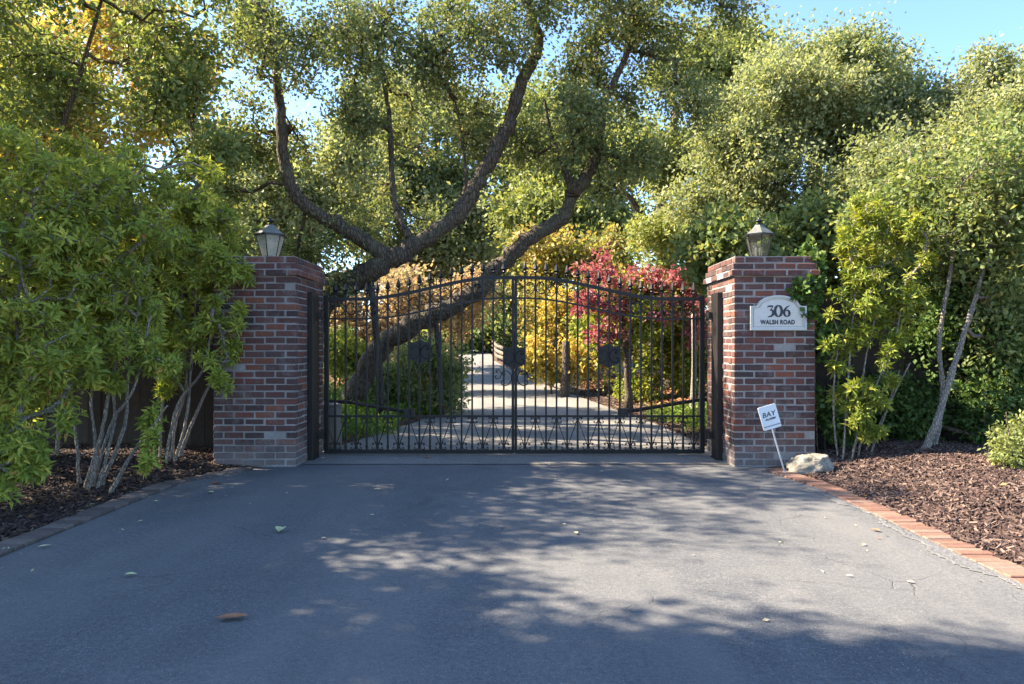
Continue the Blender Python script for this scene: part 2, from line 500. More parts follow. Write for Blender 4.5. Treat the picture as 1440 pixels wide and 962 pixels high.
def leaf_geo(mb, pos, axis, nrm, ln, wd, rnd, fine=False, droop=.18):
    """leaf blades: rhombus (2 triangles) or a folded, drooping blade (4 triangles)"""
    n = len(pos)
    axis = unit(axis); side = unit(np.cross(axis, nrm)); nn = np.cross(side, axis)
    ln = np.asarray(ln)[:, None]; wd = np.asarray(wd)[:, None]
    if fine:
        b = pos; m = pos + axis * ln * .45 - nn * ln * .03
        l_ = pos + axis * ln * .5 + side * wd * .5 + nn * wd * .16
        r_ = pos + axis * ln * .5 - side * wd * .5 + nn * wd * .16
        tp = pos + axis * ln - nn * ln * droop
        V = np.stack([b, l_, m, r_, tp], 1).reshape(-1, 3)
        k = np.arange(n)[:, None] * 5
        Fc = np.concatenate([k + np.array([[0, 2, 1]]), k + np.array([[0, 3, 2]]), k + np.array([[1, 2, 4]]), k + np.array([[2, 3, 4]])])
        mb.add(V, Fc, np.repeat(rnd, 5))
    else:
        V = np.stack([pos, pos + axis * ln * .5 + side * wd * .5, pos + axis * ln - nn * ln * .1, pos + axis * ln * .5 - side * wd * .5], 1).reshape(-1, 3)
        k = np.arange(n)[:, None] * 4
        mb.add(V, k + np.array([[0, 1, 2, 3]]), np.repeat(rnd, 4))


def catmull(pts, per=6):
    P = np.asarray(pts, float)
    Q = np.vstack([2 * P[0] - P[1], P, 2 * P[-1] - P[-2]])
    out = []
    for i in range(1, len(Q) - 2):
        for t in np.linspace(0, 1, per, endpoint=False):
            a, b, c, d = Q[i-1], Q[i], Q[i+1], Q[i+2]
            out.append(.5 * (2*b + (c-a)*t + (2*a-5*b+4*c-d)*t*t + (3*b-a-3*c+d)*t**3))
    out.append(P[-1])
    return np.array(out)


def blob_nodes(rng, blobs, lift=None, clump=0):
    """points scattered through ellipsoids (px,py,Y, rx px, ry px, rY m, count), more of them near the skin"""
    out = []
    for (px, py, Y, rx, ry, rY, n) in blobs:
        if clump:
            k = max(2, n // clump)
            c = unit(rng.normal(size=(k, 3))) * (rng.random(k) ** .42 * 1.05)[:, None]
            p = c[rng.integers(0, k, n)] + rng.normal(size=(n, 3)) * (.08 + .14 * rng.random(k))[rng.integers(0, k, n)][:, None]
            rr = np.linalg.norm(p, axis=1, keepdims=True); p *= np.minimum(1, 1.12 / np.maximum(rr, 1e-6))
        else:
            d = unit(rng.normal(size=(n, 3))); r = rng.random(n) ** .45
            r *= 1 + .22 * np.sin(d[:, 0] * 5 + px) * np.sin(d[:, 2] * 4 + py)     # lumpy outline
            p = d * r[:, None]
        Yv = Y + p[:, 1] * rY
        out.append(np.stack([(px - CX + p[:, 0] * rx) / F * Y, Yv, H + (CY - py - p[:, 2] * ry) / F * Y], 1))
    P = np.concatenate(out)
    g = gz(P[:, 0], P[:, 1])
    return P[P[:, 2] > g + (lift if lift else .12)]


def grow(rng, roots, rootpath, nodes, pathw=.35):
    """Prim-like: connect every node to the nearest part of the tree, preferring short paths to the trunk"""
    n = len(nodes)
    best = np.full(n, 1e9); par = np.zeros(n, int); plen = np.zeros(n)
    R0 = len(roots)
    allp = np.vstack([roots, nodes]); pl = np.concatenate([rootpath, np.zeros(n)])
    for i in range(R0):
        d = np.linalg.norm(nodes - roots[i], axis=1); c = d + pathw * pl[i]
        up = c < best; best[up] = c[up]; par[up] = i
    done = np.zeros(n, bool); order = []
    for _ in range(n):
        b = np.where(done, 1e9, best); i = int(b.argmin()); done[i] = True; order.append(i)
        pl[R0 + i] = pl[par[i]] + np.linalg.norm(nodes[i] - allp[par[i]])
        d = np.linalg.norm(nodes - nodes[i], axis=1); c = d + pathw * pl[R0 + i]
        up = (~done) & (c < best); best[up] = c[up]; par[up] = R0 + i
    return allp, par, order


def plant(name, label, cat, base, limbs, blobs, leafmat, barkmat, group=None, seed=1, leaves=180, sigma=.22, ln=.06, wd=.032,
          mode='scatter', twig=.004, upbias=.6, pathw=.35, maxr=.06, fine=False, hue=.35, trunkname='trunk', crownname='crown', tubes=5, shaggy=.12, clump=9, dens=1.0):
    rng = np.random.default_rng(seed)
    root = thing(name, label, cat, base, group)
    wood = MB(); roots = []; rp = []
    for (pts, r0, r1) in limbs:
        P = catmull(pts, 6); m = len(P)
        rad = np.linspace(r0, r1, m) * (1 + shaggy * rng.normal(size=m) * .6)
        P = P + rng.normal(size=P.shape) * r1 * .25
        if P[0][2] < gz(P[0][0], P[0][1]) + .4: rad[0] *= 1.22; P[0][2] -= .12
        wood.tube(P, rad, 10 if r0 > .08 else 6)
        acc = 0
        for i in range(max(1, m // 3), m):
            roots.append(P[i]); rp.append(.05 * i)
    roots = np.array(roots); rp = np.array(rp)
    nodes = blob_nodes(rng, blobs, None, clump if mode == 'scatter' else (10 if clump != 0 else 0))
    allp, par, order = grow(rng, roots, rp, nodes, pathw)
    R0 = len(roots)
    cnt = np.ones(len(nodes))
    for i in reversed(order):
        if par[i] >= R0: cnt[par[i] - R0] += cnt[i]
    direc = unit(nodes - allp[par])
    for i in order:
        a = allp[par[i]]; b = nodes[i]
        r1 = min(maxr, twig * cnt[i] ** .5); r0 = min(maxr, twig * (cnt[i] + 1) ** .5 * 1.1)
        dl = np.linalg.norm(b - a)
        if dl > .3:
            k = 4
            t = np.linspace(0, 1, k)[:, None]; off = rng.normal(size=(k, 3)) * dl * .05; off[0] = off[-1] = 0
            arc = np.array([0, 0, .1 * dl]) * (t * (1 - t) * 2)
            wood.tube(a + (b - a) * t + off - arc, np.linspace(r0, r1, k), 5 if r0 > .012 else 4, cap=False)
        else:
            wood.tube([a, b], [r0, r1], 4, cap=False)
    lf = MB(); twigs = wood; N = len(nodes); tone = rng.random(N)
    if mode == 'scatter':
        per = rng.poisson(leaves * dens * (.55 + .9 * rng.random(N)))
        idx = np.repeat(np.arange(N), per); n = len(idx)
        sg = sigma * (.65 + .7 * rng.random(N))
        d = rng.normal(size=(n, 3)) * np.array([1, 1, .72])
        # gather leaves on a few twigs of each clump so that they read as sprays
        tw = rng.integers(0, 7, n); twd = unit(rng.normal(size=(N, 7, 3)) + direc[:, None] * .5)
        along = rng.random(n) ** .6
        for q in range(5):
            a_ = nodes; b_ = nodes + twd[:, q] * (sg * 1.25)[:, None]
            ex = unit(np.cross(twd[:, q], np.array([.3, .5, .8]))); ey = np.cross(twd[:, q], ex); r_ = twig * .55
            TV = np.stack([a_ + ex * r_, a_ - ex * r_ * .5 + ey * r_ * .87, a_ - ex * r_ * .5 - ey * r_ * .87, b_], 1).reshape(-1, 3)
            k4 = np.arange(N)[:, None] * 4
            twigs.add(TV, np.concatenate([k4 + np.array([f_]) for f_ in ((0, 1, 3), (1, 2, 3), (2, 0, 3))]), .5)
        pos = nodes[idx] + twd[idx, tw] * (along * sg[idx] * 1.5)[:, None] + d * (sg[idx] * .30)[:, None]
        ax = unit(twd[idx, tw] * .6 + rng.normal(size=(n, 3)) * .75 + np.array([0, 0, -.15]))
        nm = unit(rng.normal(size=(n, 3)) + np.array([0, 0, upbias]))
        v = np.clip(hue * tone[idx] + (1 - hue) * rng.random(n), 0, 1)
        s = .65 + .7 * rng.random(n)
        g = pos[:, 2] > gz(pos[:, 0], pos[:, 1]) + .02
        leaf_geo(lf, pos[g], ax[g], nm[g], (ln * s)[g], (wd * s)[g], v[g], fine)
    else:   # whorls of long leaves round each shoot tip
        k = leaves
        idx = np.repeat(np.arange(N), k); n = len(idx); j = np.tile(np.arange(k), N)
        dd = unit(direc + np.array([0, 0, .55]) + rng.normal(size=(N, 3)) * .35)[idx]
        u = unit(np.cross(dd, rng.normal(size=(N, 3))[idx])); w = np.cross(dd, u)
        an = j * 2.4 + rng.random(n) * .7
        lay = j / k
        tilt = R(38) + lay * R(72) + rng.normal(size=n) * .22
        rad = u * np.cos(an)[:, None] + w * np.sin(an)[:, None]
        ax = dd * np.cos(tilt)[:, None] + rad * np.sin(tilt)[:, None]
        nm = dd * np.sin(tilt)[:, None] - rad * np.cos(tilt)[:, None]
        pos = nodes[idx] - dd * (lay * .07)[:, None] + rng.normal(size=(n, 3)) * .006
        v = np.clip(hue * tone[idx] + (1 - hue) * rng.random(n) * .85 + (lay > .85) * (rng.random(n) < .22) * .5, 0, 1)
        s = (.7 + .5 * rng.random(n)) * (.72 + .38 * np.sin(np.clip(lay, 0, 1) * 2.6))
        g = pos[:, 2] > gz(pos[:, 0], pos[:, 1]) + .02
        leaf_geo(lf, pos[g], ax[g], nm[g], (ln * s)[g], (wd * s)[g], v[g], True, .22)
    wood.build(trunkname, barkmat, root, smooth=True)
    lf.build(crownname, leafmat, root)
    return root


# ------------------------------------------------------------------ ground, drive, kerbs
def sheet(name, xs, ys, zf, mat):
    X, Y = np.meshgrid(xs, ys); Z = zf(X, Y)
    V = np.stack([X, Y, Z], -1).reshape(-1, 3); nx = len(xs)
    i = np.arange(len(ys) - 1)[:, None] * nx; j = np.arange(nx - 1)[None]
    Fc = np.stack([i + j, i + j + 1, i + nx + j + 1, i + nx + j], -1).reshape(-1, 4)
    mb = MB(); mb.add(V, Fc); return mb.build(name, mat, smooth=True)


xs = np.concatenate([np.linspace(-400, -16, 20), np.arange(-15, 15, .2), np.linspace(15.5, 400, 20)])
ys = np.concatenate([np.linspace(-60, -3, 12), np.arange(-2, 26, .2), np.linspace(26.5, 60, 40), np.linspace(65, 500, 20)])
kind(sheet('ground', xs, ys, gz, M['soil']), 'structure')

drv = MB()
ysd = np.concatenate([np.linspace(-40, 0, 8), np.linspace(.5, 7.0, 14), [7.22, 7.52]])


def ribbon(ysv, fl, fr, zf, nx=9):
    V = []; 
    for y in ysv:
        a, b = float(fl(y)), float(fr(y))
        for t in np.linspace(0, 1, nx): V.append((a + (b - a) * t, y, float(zf(y))))
    i = np.arange(len(ysv) - 1)[:, None] * nx; j = np.arange(nx - 1)[None]
    return np.array(V), np.stack([i + j, i + j + 1, i + nx + j + 1, i + nx + j], -1).reshape(-1, 4)


def wob(y, s): return .035 * math.sin(y * 3.1 + s) + .022 * math.sin(y * 8.3 + s * 2) + .012 * math.sin(y * 19 + s)


V, Fc = ribbon(np.concatenate([np.linspace(-40, 0, 8), np.linspace(.1, 7.2, 90), [7.3, 7.52]]), lambda y: -3.06 if y < 7.0 else -2.95,
               lambda y: 2.67, lambda y: 0)
drv.add(V, Fc); kind(drv.build('driveway', M['asphalt']), 'structure')
sp = MB(); V, Fc = ribbon([7.52, 7.9, 8.3], lambda y: -2.32, lambda y: 2.30, lambda y: .006); sp.add(V, Fc); kind(sp.build('concrete_strip', M['strip']), 'structure')
ind = MB(); V, Fc = ribbon(np.concatenate([np.linspace(8.3, 60, 120)]), lambda y: edge_l(y) - .02, lambda y: edge_r(y) + .02, lambda y: base_z(y) + .004)
ind.add(V, Fc); kind(ind.build('inner_driveway', M['drive']), 'structure')

rd = MB(); V, Fc = ribbon(np.linspace(-26, -4.5, 8), lambda y: -80, lambda y: 80, lambda y: .008, 30); rd.add(V, Fc); kind(rd.build('bounce_road', M['concrete']), 'structure')  # unseen pale road behind the camera, added to bounce sunlight onto pillars and foliage
rng0 = np.random.default_rng(5)


def kerb(name, xf, y0, y1, mat, w=.2, pitch=.1):
    mb = MB(); y = y0
    while y < y1:
        x = xf(y); z = .004 + rng0.normal() * .003
        Mx = Matrix.Translation((x, y, z)) @ Matrix.Rotation(rng0.normal() * .025, 4, 'Z') @ Matrix.Rotation(rng0.normal() * .02, 4, 'X')
        mb.box(-w / 2, w / 2, -pitch * .485, pitch * .485, -.06, .012, rng0.random(), Mx, .005); y += pitch
    return kind(mb.build(name, mat), 'structure')


kl = lambda y: -3.17 + .42 * float(sm((y - 6.3) / 1.1))
kr = lambda y: 2.74 - .14 * float(sm((y - 6.2) / 1.0))
kerb('left_kerb', kl, -4, 7.25, M['kerbdark'], .18)
kerb('right_kerb', kr, -4, 7.2, M['kerb'], .2, .07)
# crumbled asphalt lip beside the right kerb
lip = MB(); rl = np.random.default_rng(6); ly = np.arange(-2, 6.3, .022); nx_ = 9; LV = []
for y in ly:
    a = 2.565 + wob(y, 4) * 1.2 + rl.normal() * .008
    for q in range(nx_):
        t_ = q / (nx_ - 1); x = a + (2.645 - a) * t_
        LV.append((x, y, .004 if q in (0,) else .006 + .006 * math.sin(math.pi * t_) * (.5 + .5 * math.sin(y * 2.7)) + abs(rl.normal()) * .0018))
i_ = np.arange(len(ly) - 1)[:, None] * nx_; j_ = np.arange(nx_ - 1)[None]
lip.add(np.array(LV), np.stack([i_ + j_, i_ + j_ + 1, i_ + nx_ + j_ + 1, i_ + nx_ + j_], -1).reshape(-1, 4))
kind(lip.build('asphalt_lip_kerb', M['asphalt']), 'structure')


def chips(name, n, xr, yr, mat, ln, ok, seed):
    rng = np.random.default_rng(seed); mb = MB()
    x = rng.uniform(*xr, n); y = rng.uniform(*yr, n); g = ok(x, y); x, y = x[g], y[g]; n = len(x)
    z = gz(x, y) + rng.random(n) * .018 + .004
    a = rng.random(n) * 6.283; t = rng.normal(size=n) * .3
    ax = np.stack([np.cos(a) * np.cos(t), np.sin(a) * np.cos(t), np.sin(t)], 1)
    nm = unit(rng.normal(size=(n, 3)) * .35 + np.array([0, 0, 1])); sd = unit(np.cross(ax, nm)); nm = np.cross(sd, ax)
    l = ln * (.4 + .9 * rng.random(n))[:, None]; w = (.003 + .007 * rng.random(n) ** 1.5)[:, None]; h = (.003 + .004 * rng.random(n))[:, None]
    c = np.stack([x, y, z], 1); V = []
    for sx, sy, sz in ((-1,-1,-1), (1,-.7,-1), (1,.7,-1), (-1,1,-1), (-1,-1,1), (1,-.7,1), (1,.7,1), (-1,1,1)):
        V.append(c + ax * l * sx * .5 + sd * w * sy + nm * h * sz)
    V = np.stack(V, 1).reshape(-1, 3); k = np.arange(n)[:, None] * 8
    Fc = np.concatenate([k + np.array([q]) for q in ((4,5,6,7), (0,1,5,4), (1,2,6,5), (2,3,7,6), (3,0,4,7))])
    mb.add(V, Fc, np.repeat(rng.random(n), 8))
    return kind(mb.build(name, mat), 'stuff')


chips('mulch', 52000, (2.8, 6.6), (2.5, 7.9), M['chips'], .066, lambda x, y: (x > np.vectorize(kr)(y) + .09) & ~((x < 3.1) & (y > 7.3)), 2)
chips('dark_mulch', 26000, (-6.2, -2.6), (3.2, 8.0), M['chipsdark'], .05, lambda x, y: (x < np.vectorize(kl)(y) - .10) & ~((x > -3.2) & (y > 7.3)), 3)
chips('drive_bed_mulch', 9000, (0.2, 4.6), (9.0, 24), M['chips'], .09, lambda x, y: x > edge_r(y) + .02, 4)

# ------------------------------------------------------------------ gate pillars
BL, BH, J = .2130, .0700, .0135


def brick_course(mb, x0, x1, y0, y1, z, odd, rng, out=0.0, step=BL):
    """one course of stretchers round a rectangular pier"""
    h = BH - J; d = .09
    sides = [('x', x0, x1, y0, -1, odd), ('x', x0, x1, y1, 1, not odd), ('y', y0, y1, x0, -1, not odd), ('y', y0, y1, x1, 1, odd)]
    for axn, a, b, c, sg, od in sides:
        L_ = b - a
        n = round(L_ / step); st = L_ / n
        # courses alternate: corner stretchers run along x in even courses, along y in odd ones
        own = od if axn == 'x' else (not od)
        cuts = [a + st * i for i in range(n + 1)] if not odd else [a] + [a + st * (i + .5) for i in range(n)] + [b]
        for i in range(len(cuts) - 1):
            p, q = cuts[i], cuts[i + 1]
            lo = p + (J / 2 if i else 0); hi = q - (J / 2 if i < len(cuts) - 2 else 0)
            # only x-sides own the corners, y-sides start behind them
            if axn == 'y':
                lo = max(lo, a + d + J / 2); hi = min(hi, b - d - J / 2)
                if hi - lo < .02: continue
            o = rng.normal() * .003 + out; jz = rng.normal() * .0018
            if axn == 'x': lo += (rng.random() * .005 if i else 0); hi -= (rng.random() * .005 if i < len(cuts) - 2 else 0)
            c0, c1 = (c + sg * o, c - sg * d) if sg < 0 else (c - d, c + o)
            if sg < 0: c0, c1 = c - o, c + d
            r = rng.random()
            if axn == 'x': mb.box(lo, hi, c0, c1, z + jz, z + h + jz, r, None, .005)
            else: mb.box(c0, c1, lo, hi, z + jz, z + h + jz, r, None, .005)


def pillar(label, x0, x1, seed):
    rng = np.random.default_rng(seed); y0, y1 = 7.35, 8.40
    t = thing('gate_pillar', label, 'pillar', ((x0 + x1) / 2, (y0 + y1) / 2, 0), 'brick gate pillars')
    core = MB(); core.box(x0 + .006, x1 - .006, y0 + .006, y1 - .006, -.1, 2.0); core.build('mortar_joints', M['mortar'], t)
    mb = MB(); z = -.05; k = 0
    while z + BH < 2.02:
        brick_course(mb, x0, x1, y0, y1, z, k % 2 == 1, rng); z += BH; k += 1
    mb.build('brick_shaft', M['brick'], t)
    zc = z
    cap = MB(); cm = MB()
    for i, o in enumerate((.036, .016, -.008)):
        brick_course(cap, x0 - o, x1 + o, y0 - o, y1 + o, zc + i * BH, (k + i) % 2 == 1, rng)
        cm.box(x0 - o + .006, x1 + o - .006, y0 - o + .006, y1 + o - .006, zc + i * BH - (0.01 if i else 0.0), zc + (i + 1) * BH - .011 + (.004 if i == 2 else 0))
    c = cap.build('cap', M['brick'], t); cm.build('cap_mortar', M['mortar'], c)
    return zc + 3 * BH


LX0, LX1, RX0, RX1 = -3.14, -2.287, 2.245, 3.085
ztop = pillar('brick gate pillar without a plaque, half covered by the green shrub', LX0, LX1, 11)
pillar('brick gate pillar carrying the white address plaque', RX0, RX1, 12)


def gate_post(label, x0, x1, y0, y1):
    t = thing('gate_post', label, 'post', ((x0+x1)/2, (y0+y1)/2, 0), 'steel gate posts')
    mb = MB(); mb.box(x0, x1, y0, y1, -.02, 1.84, .5, None, .004); mb.build('post', M['post'], t)
    b = MB(); b.box(x0 - .01, x1 + .01, y0 - .015, y1 + .015, -.01, .012); b.build('base_plate', M['post'], t)
    s = 1 if x0 < 0 else -1
    for z in (.22, 1.56):
        h = MB(); xa = (x1 if s > 0 else x0)
        h.box(min(xa, xa + s*.045), max(xa, xa + s*.045), y1 - .06, y1 + .03, z, z + .07); h.tube([(xa + s*.03, y1 + .05, z - .02), (xa + s*.03, y1 + .05, z + .09)], .016, 8)
        h.build('hinge', M['post'], t)


gate_post('black steel gate post on the pillar without a plaque', LX1 - .002, LX1 + .06, 7.76, 8.00)
gate_post('black steel gate post on the pillar with the address plaque', RX0 - .06, RX0 + .002, 7.76, 8.00)

# ------------------------------------------------------------------ gate
GY, GC, GW = 8.13, -.03, 2.17
def zmid(u): return 1.565 + .235 * float(sm((u - .22) / .72))     # u: 0 hinge, 1 centre
def ztopr(u): return 1.79 + .245 * float(sm((u - .18) / .74))


def clothoid(kindc, k0=2.6, k1=17, p=3, n=28):
    s = np.linspace(-1, 1, n)
    k = k0 + k1 * np.abs(s) ** p
    if kindc == 'S': k = k * np.sign(s)
    th = np.cumsum(k) * (s[1] - s[0]); th -= np.interp(0, s, th)
    x = np.cumsum(np.cos(th)); y = np.cumsum(np.sin(th))
    P = np.stack([x, y], 1); P -= (P.max(0) + P.min(0)) / 2
    return P / (np.ptp(P[:, 0]))          # long axis along x, unit length


CS = clothoid('C'); CS = CS * np.array([1, 1]); SS = clothoid('S', 1.5, 15)


def scroll(mb, x, z, h, face, kindc='C', y=GY, r=.0045, ang=0):
    """C scroll of height h, its back touching x and its ends curling towards +face"""
    P = (CS if kindc == 'C' else SS) * h
    Q = np.stack([P[:, 1], P[:, 0]], 1)       # long axis vertical
    if kindc == 'C':
        Q[:, 0] -= Q[:, 0].min() if np.interp(0, [-1, 1], [0, 0]) == 0 and abs(Q[len(Q)//2, 0] - Q[:, 0].min()) < abs(Q[len(Q)//2, 0] - Q[:, 0].max()) else 0
        if Q[len(Q)//2, 0] > Q[:, 0].mean(): Q[:, 0] = Q[:, 0].max() - Q[:, 0]
        Q[:, 0] -= Q[:, 0].min()
    Q[:, 0] *= face
    if ang: c, s = math.cos(ang), math.sin(ang); Q = np.stack([Q[:, 0]*c - Q[:, 1]*s, Q[:, 0]*s + Q[:, 1]*c], 1)
    mb.tube([(x + q[0], y, z + q[1]) for q in Q], r, 5)


def shield(parent, x, z):
    w, h = .122, .135
    o = [(-w, h*.88), (-w, -h*.62), (-w*.55, -h*.78), (0, -h*1.02), (w*.55, -h*.78), (w, -h*.62), (w, h*.88),
         (w*.75, h*.82), (w*.45, h*.83), (w*.22, h*.98), (0, h*1.05), (-w*.22, h*.98), (-w*.45, h*.83), (-w*.75, h*.82)]
    mb = MB(); mb.prism([(x + a, z + b) for a, b in o], GY - .028, GY - .012)
    s = mb.build('shield', M['iron'], parent)
    sc = MB()
    for f in (-1, 1):
        scroll(sc, x + f*.010, z - .0, .150, f, y=GY - .031, r=.0055)
    sc.tube([(x, GY - .031, z + .12), (x, GY - .031, z - .125)], .006, 5)
    sc.build('shield_scroll', M['iron'], s)
    return s


def leaf_gate(sgn, label, shield_z):
    xh = GC + sgn * GW                                  # hinge side
    X = lambda u: xh + (GC - xh) * u
    t = thing('gate_leaf', label, 'gate', (xh, GY, 0), 'wrought iron gate leaves')
    a = MB(); x = X(.011); a.box(x - .025, x + .025, GY - .025, GY + .025, .03, 1.83, .5, None, .003); a.build('hinge_stile', M['iron'], t)
    m = MB(); xm = GC + sgn * .0165; m.box(xm - .0155, xm + .0155, GY - .022, GY + .022, .03, ztopr(1) - .02, .5, None, .003); m.build('meeting_stile', M['iron'], t)
    us = np.linspace(.0, 1, 40)
    for nm, fz, hh, dd in (('top_rail', ztopr, .019, .016), ('middle_rail', zmid, .010, .0135)):
        rb = MB(); V = []
        for u in us:
            z = fz(u); x = X(u)
            V += [(x, GY - dd, z - hh), (x, GY + dd, z - hh), (x, GY + dd, z + hh), (x, GY - dd, z + hh)]
        i = np.arange(len(us) - 1)[:, None] * 4; j = np.arange(4)[None]; j1 = (j + 1) % 4
        rb.add(np.array(V), np.stack([i + j, i + j1, i + 4 + j1, i + 4 + j], -1).reshape(-1, 4))
        rb.poly += [[0, 1, 2, 3], [len(V)-4, len(V)-3, len(V)-2, len(V)-1]]
        rb.build(nm, M['iron'], t)
    xa, xb = min(X(.02), X(.99)), max(X(.02), X(.99))
    lr = MB(); lr.box(xa, xb, GY - .012, GY + .012, .440, .462); lr.build('lower_rail', M['iron'], t)
    br = MB(); br.box(xa, xb, GY - .020, GY + .020, .025, .068); br.build('bottom_rail', M['iron'], t)
    n = 18
    for i in range(1, n):
        u = i / n; x = X(u); zt = ztopr(u) + .055
        p = MB(); p.box(x - .010, x + .010, GY - .010, GY + .010, .06, zt)
        if i % 2 == 0:
            for zz in (.405, .105): p.box(x - .013, x + .013, GY - .013, GY + .013, zz - .014, zz + .014)
        pk = p.build('picket', M['iron'], t)
        f = MB(); c = (x, GY, zt)
        f.lathe([(.016, 0), (.024, .008), (.016, .018), (.011, .024), (.030, .046), (.018, .088), (.003, .135)], 4, c, phase=0)
        f.box(x - .032, x + .032, GY - .006, GY + .006, zt + .012, zt + .021)
        f.build('finial', M['iron'], pk)
        if i % 2 == 0:
            zc = (zmid(u) + ztopr(u)) / 2
            s = MB()
            for fc in (-1, 1): scroll(s, x + fc*.010, zc, .135, fc, r=.0062)
            s.build('top_scroll', M['iron'], t)
            s = MB()
            for fc in (-1, 1):
                scroll(s, x + fc * .010, .405, .066, fc, r=.0052)
            s.build('bottom_scroll', M['iron'], t)
        else:
            s = MB()
            for fc in (-1, 1):
                s.tube([(x + fc*.01, GY, .12), (x + fc*.108, GY, .39)], .0052, 5)
                scroll(s, x + fc*.010, .108, .075, fc, r=.0055)
            s.build('v_brace', M['iron'], t)
    xs_ = X(.505)
    shield(t, xs_, shield_z)
    s = MB()
    for fc in (-1, 1):
        scroll(s, xs_ + fc*.01, shield_z - .19, .10, fc, r=.0055)
    s.build('scroll', M['iron'], t)
    s = MB()
    for fc in (-1, 1): scroll(s, xs_ + fc*.01, shield_z + .19, .09, fc, r=.0055)
    s.build('scroll', M['iron'], t)
    for fc in (-1, 1):
        s = MB(); scroll(s, xs_ + fc*.125, shield_z + .02, .13, fc, r=.0055); s.build('scroll', M['iron'], t)
    if sgn < 0:
        shield(t, GC, 1.125)
    s = MB(); fx = sgn
    scroll(s, GC + fx*.034, .885, .17, fx, r=.006); s.build('scroll', M['iron'], t)
    s = MB(); scroll(s, GC + fx*.15, .93, .1, fx, r=.0055); s.build('scroll', M['iron'], t)
    return t


leaf_gate(-1, 'black iron gate leaf hung from the pillar without a plaque', 1.185)
leaf_gate(1, 'black iron gate leaf hung from the pillar with the address plaque', 1.14)


def opener(label, sgn, x0, x1, ys_, zs_, hx):
    t = thing('gate_opener', label, 'gate opener', ((x0+x1)/2, ys_, 0), 'gate openers behind the gate')
    h = MB(); h.box(x0, x1, ys_ - .12, ys_ + .16, -.05, zs_, .5, None, .01); h.build('housing', M['greybox'], t)
    p = MB(); p.box(x0 - .02, x1 + .02, ys_ - .14, ys_ + .18, zs_ + .001, zs_ + .03, .5, None, .006); p.build('lid', M['concrete'], t)
    a = MB(); bz = .49
    e = [((x0+x1)/2, ys_ - .05, zs_ + .05), ((x0+x1)/2 - sgn * .3, ys_ - .1, zs_ + .035), (hx, GY + .06, bz)]
    a.tube(e, .022, 8); a.build('arm', M['post'], t)
    b = MB(); b.box(hx - .06, hx + .06, GY + .03, GY + .08, bz - .045, bz + .045, .5, None, .005); b.build('bracket', M['post'], t)


opener('grey gate opener with its housing in view beside the brick pillar', -1, -2.42, -2.19, 8.75, .53, -1.24)
opener('gate opener whose arm reaches from behind the plaque pillar', 1, 2.38, 2.62, 8.75, .56, 1.22)

# ------------------------------------------------------------------ lanterns


def lantern(label, x, y, z, glass, metal, phase):
    t = thing('lantern', label, 'lantern', (x, y, z), 'lanterns on the gate pillars')
    c = (x, y, z); n = 6
    b = MB(); b.lathe([(.085, 0), (.09, .012), (.06, .02), (.055, .035), (.088, .042), (.09, .058)], 16, c); b.build('base', M['lanternblack'], t, True)
    prof = [(.088, .058), (.124, .18), (.150, .285)]
    g = MB(); g.lathe(prof, n, c, phase=phase, close=False); gl = g.build('glass', glass, t)
    ribs = MB()
    for q in range(n):
        a = phase + 2*math.pi*q/n
        ribs.tube([(x + (r+.002)*math.cos(a), y + (r+.002)*math.sin(a), z + zz) for r, zz in prof], .005, 5)
    ribs.build('frame', M['lanternblack'], t)
    rm = MB(); rm.lathe([(.154, .283), (.176, .286), (.176, .302), (.160, .304)], n, c, phase=phase); rm.build('rim', M['lanternblack'], t)
    rf = MB(); rf.lathe([(.160, .304), (.122, .337), (.078, .37), (.052, .40), (.048, .41)], n, c, phase=phase); rf.build('roof', metal, t)
    fn = MB(); fn.lathe([(.048, .41), (.052, .416), (.018, .422), (.013, .436), (.036, .443), (.042, .454), (.024, .466), (.009, .474), (.012, .484), (.001, .495)], 12, c); fn.build('finial', M['lanternblack'], t, True)
    for q in range(3):
        a = phase + .5 + 2*math.pi*q/3
        cd = MB(); cx_, cy_ = x + .035*math.cos(a), y + .035*math.sin(a)
        cd.tube([(cx_, cy_, z + .06), (cx_, cy_, z + .16)], .011, 8); k = cd.build('candle', M['candle'], t)
        bu = MB(); bu.lathe([(.008, .16), (.014, .18), (.011, .20), (.002, .225)], 8, (cx_, cy_, z)); bu.build('bulb', M['glass'], k, True)
    return t


lantern('lantern with dull grey roof and cloudy panes on the shrub-covered pillar', -2.715, 7.83, ztop - .013, M['glassmilky'], M['verdigris'], R(30))
lantern('lantern with clear panes and candle bulbs on the plaque pillar', 2.665, 7.83, ztop - .013, M['glass'], M['verdigris'], R(22))

# ------------------------------------------------------------------ address plaque and yard sign


def text_mesh(body, size, align='CENTER', shear=0, bold=0, space=1.0, sx=1.0):
    cu = bpy.data.curves.new('lettering', 'FONT'); cu.body = body; cu.size = size; cu.align_x = align; cu.shear = shear
    cu.offset = bold; cu.space_character = space; cu.extrude = .0015
    o = bpy.data.objects.new('lettering', cu); COL.objects.link(o)
    dg = bpy.context.evaluated_depsgraph_get(); me = bpy.data.meshes.new_from_object(o.evaluated_get(dg))
    bpy.data.objects.remove(o); bpy.data.curves.remove(cu)
    V = np.array([v.co[:] for v in me.vertices]); V[:, 0] *= sx
    for v, c in zip(me.vertices, V): v.co = c
    return me


def place_text(me, name, mat, parent, Mx):
    me.transform(Mx); me.materials.clear(); me.materials.append(mat); me.name = name
    o = bpy.data.objects.new(name, me); COL.objects.link(o); attach(o, parent); return o


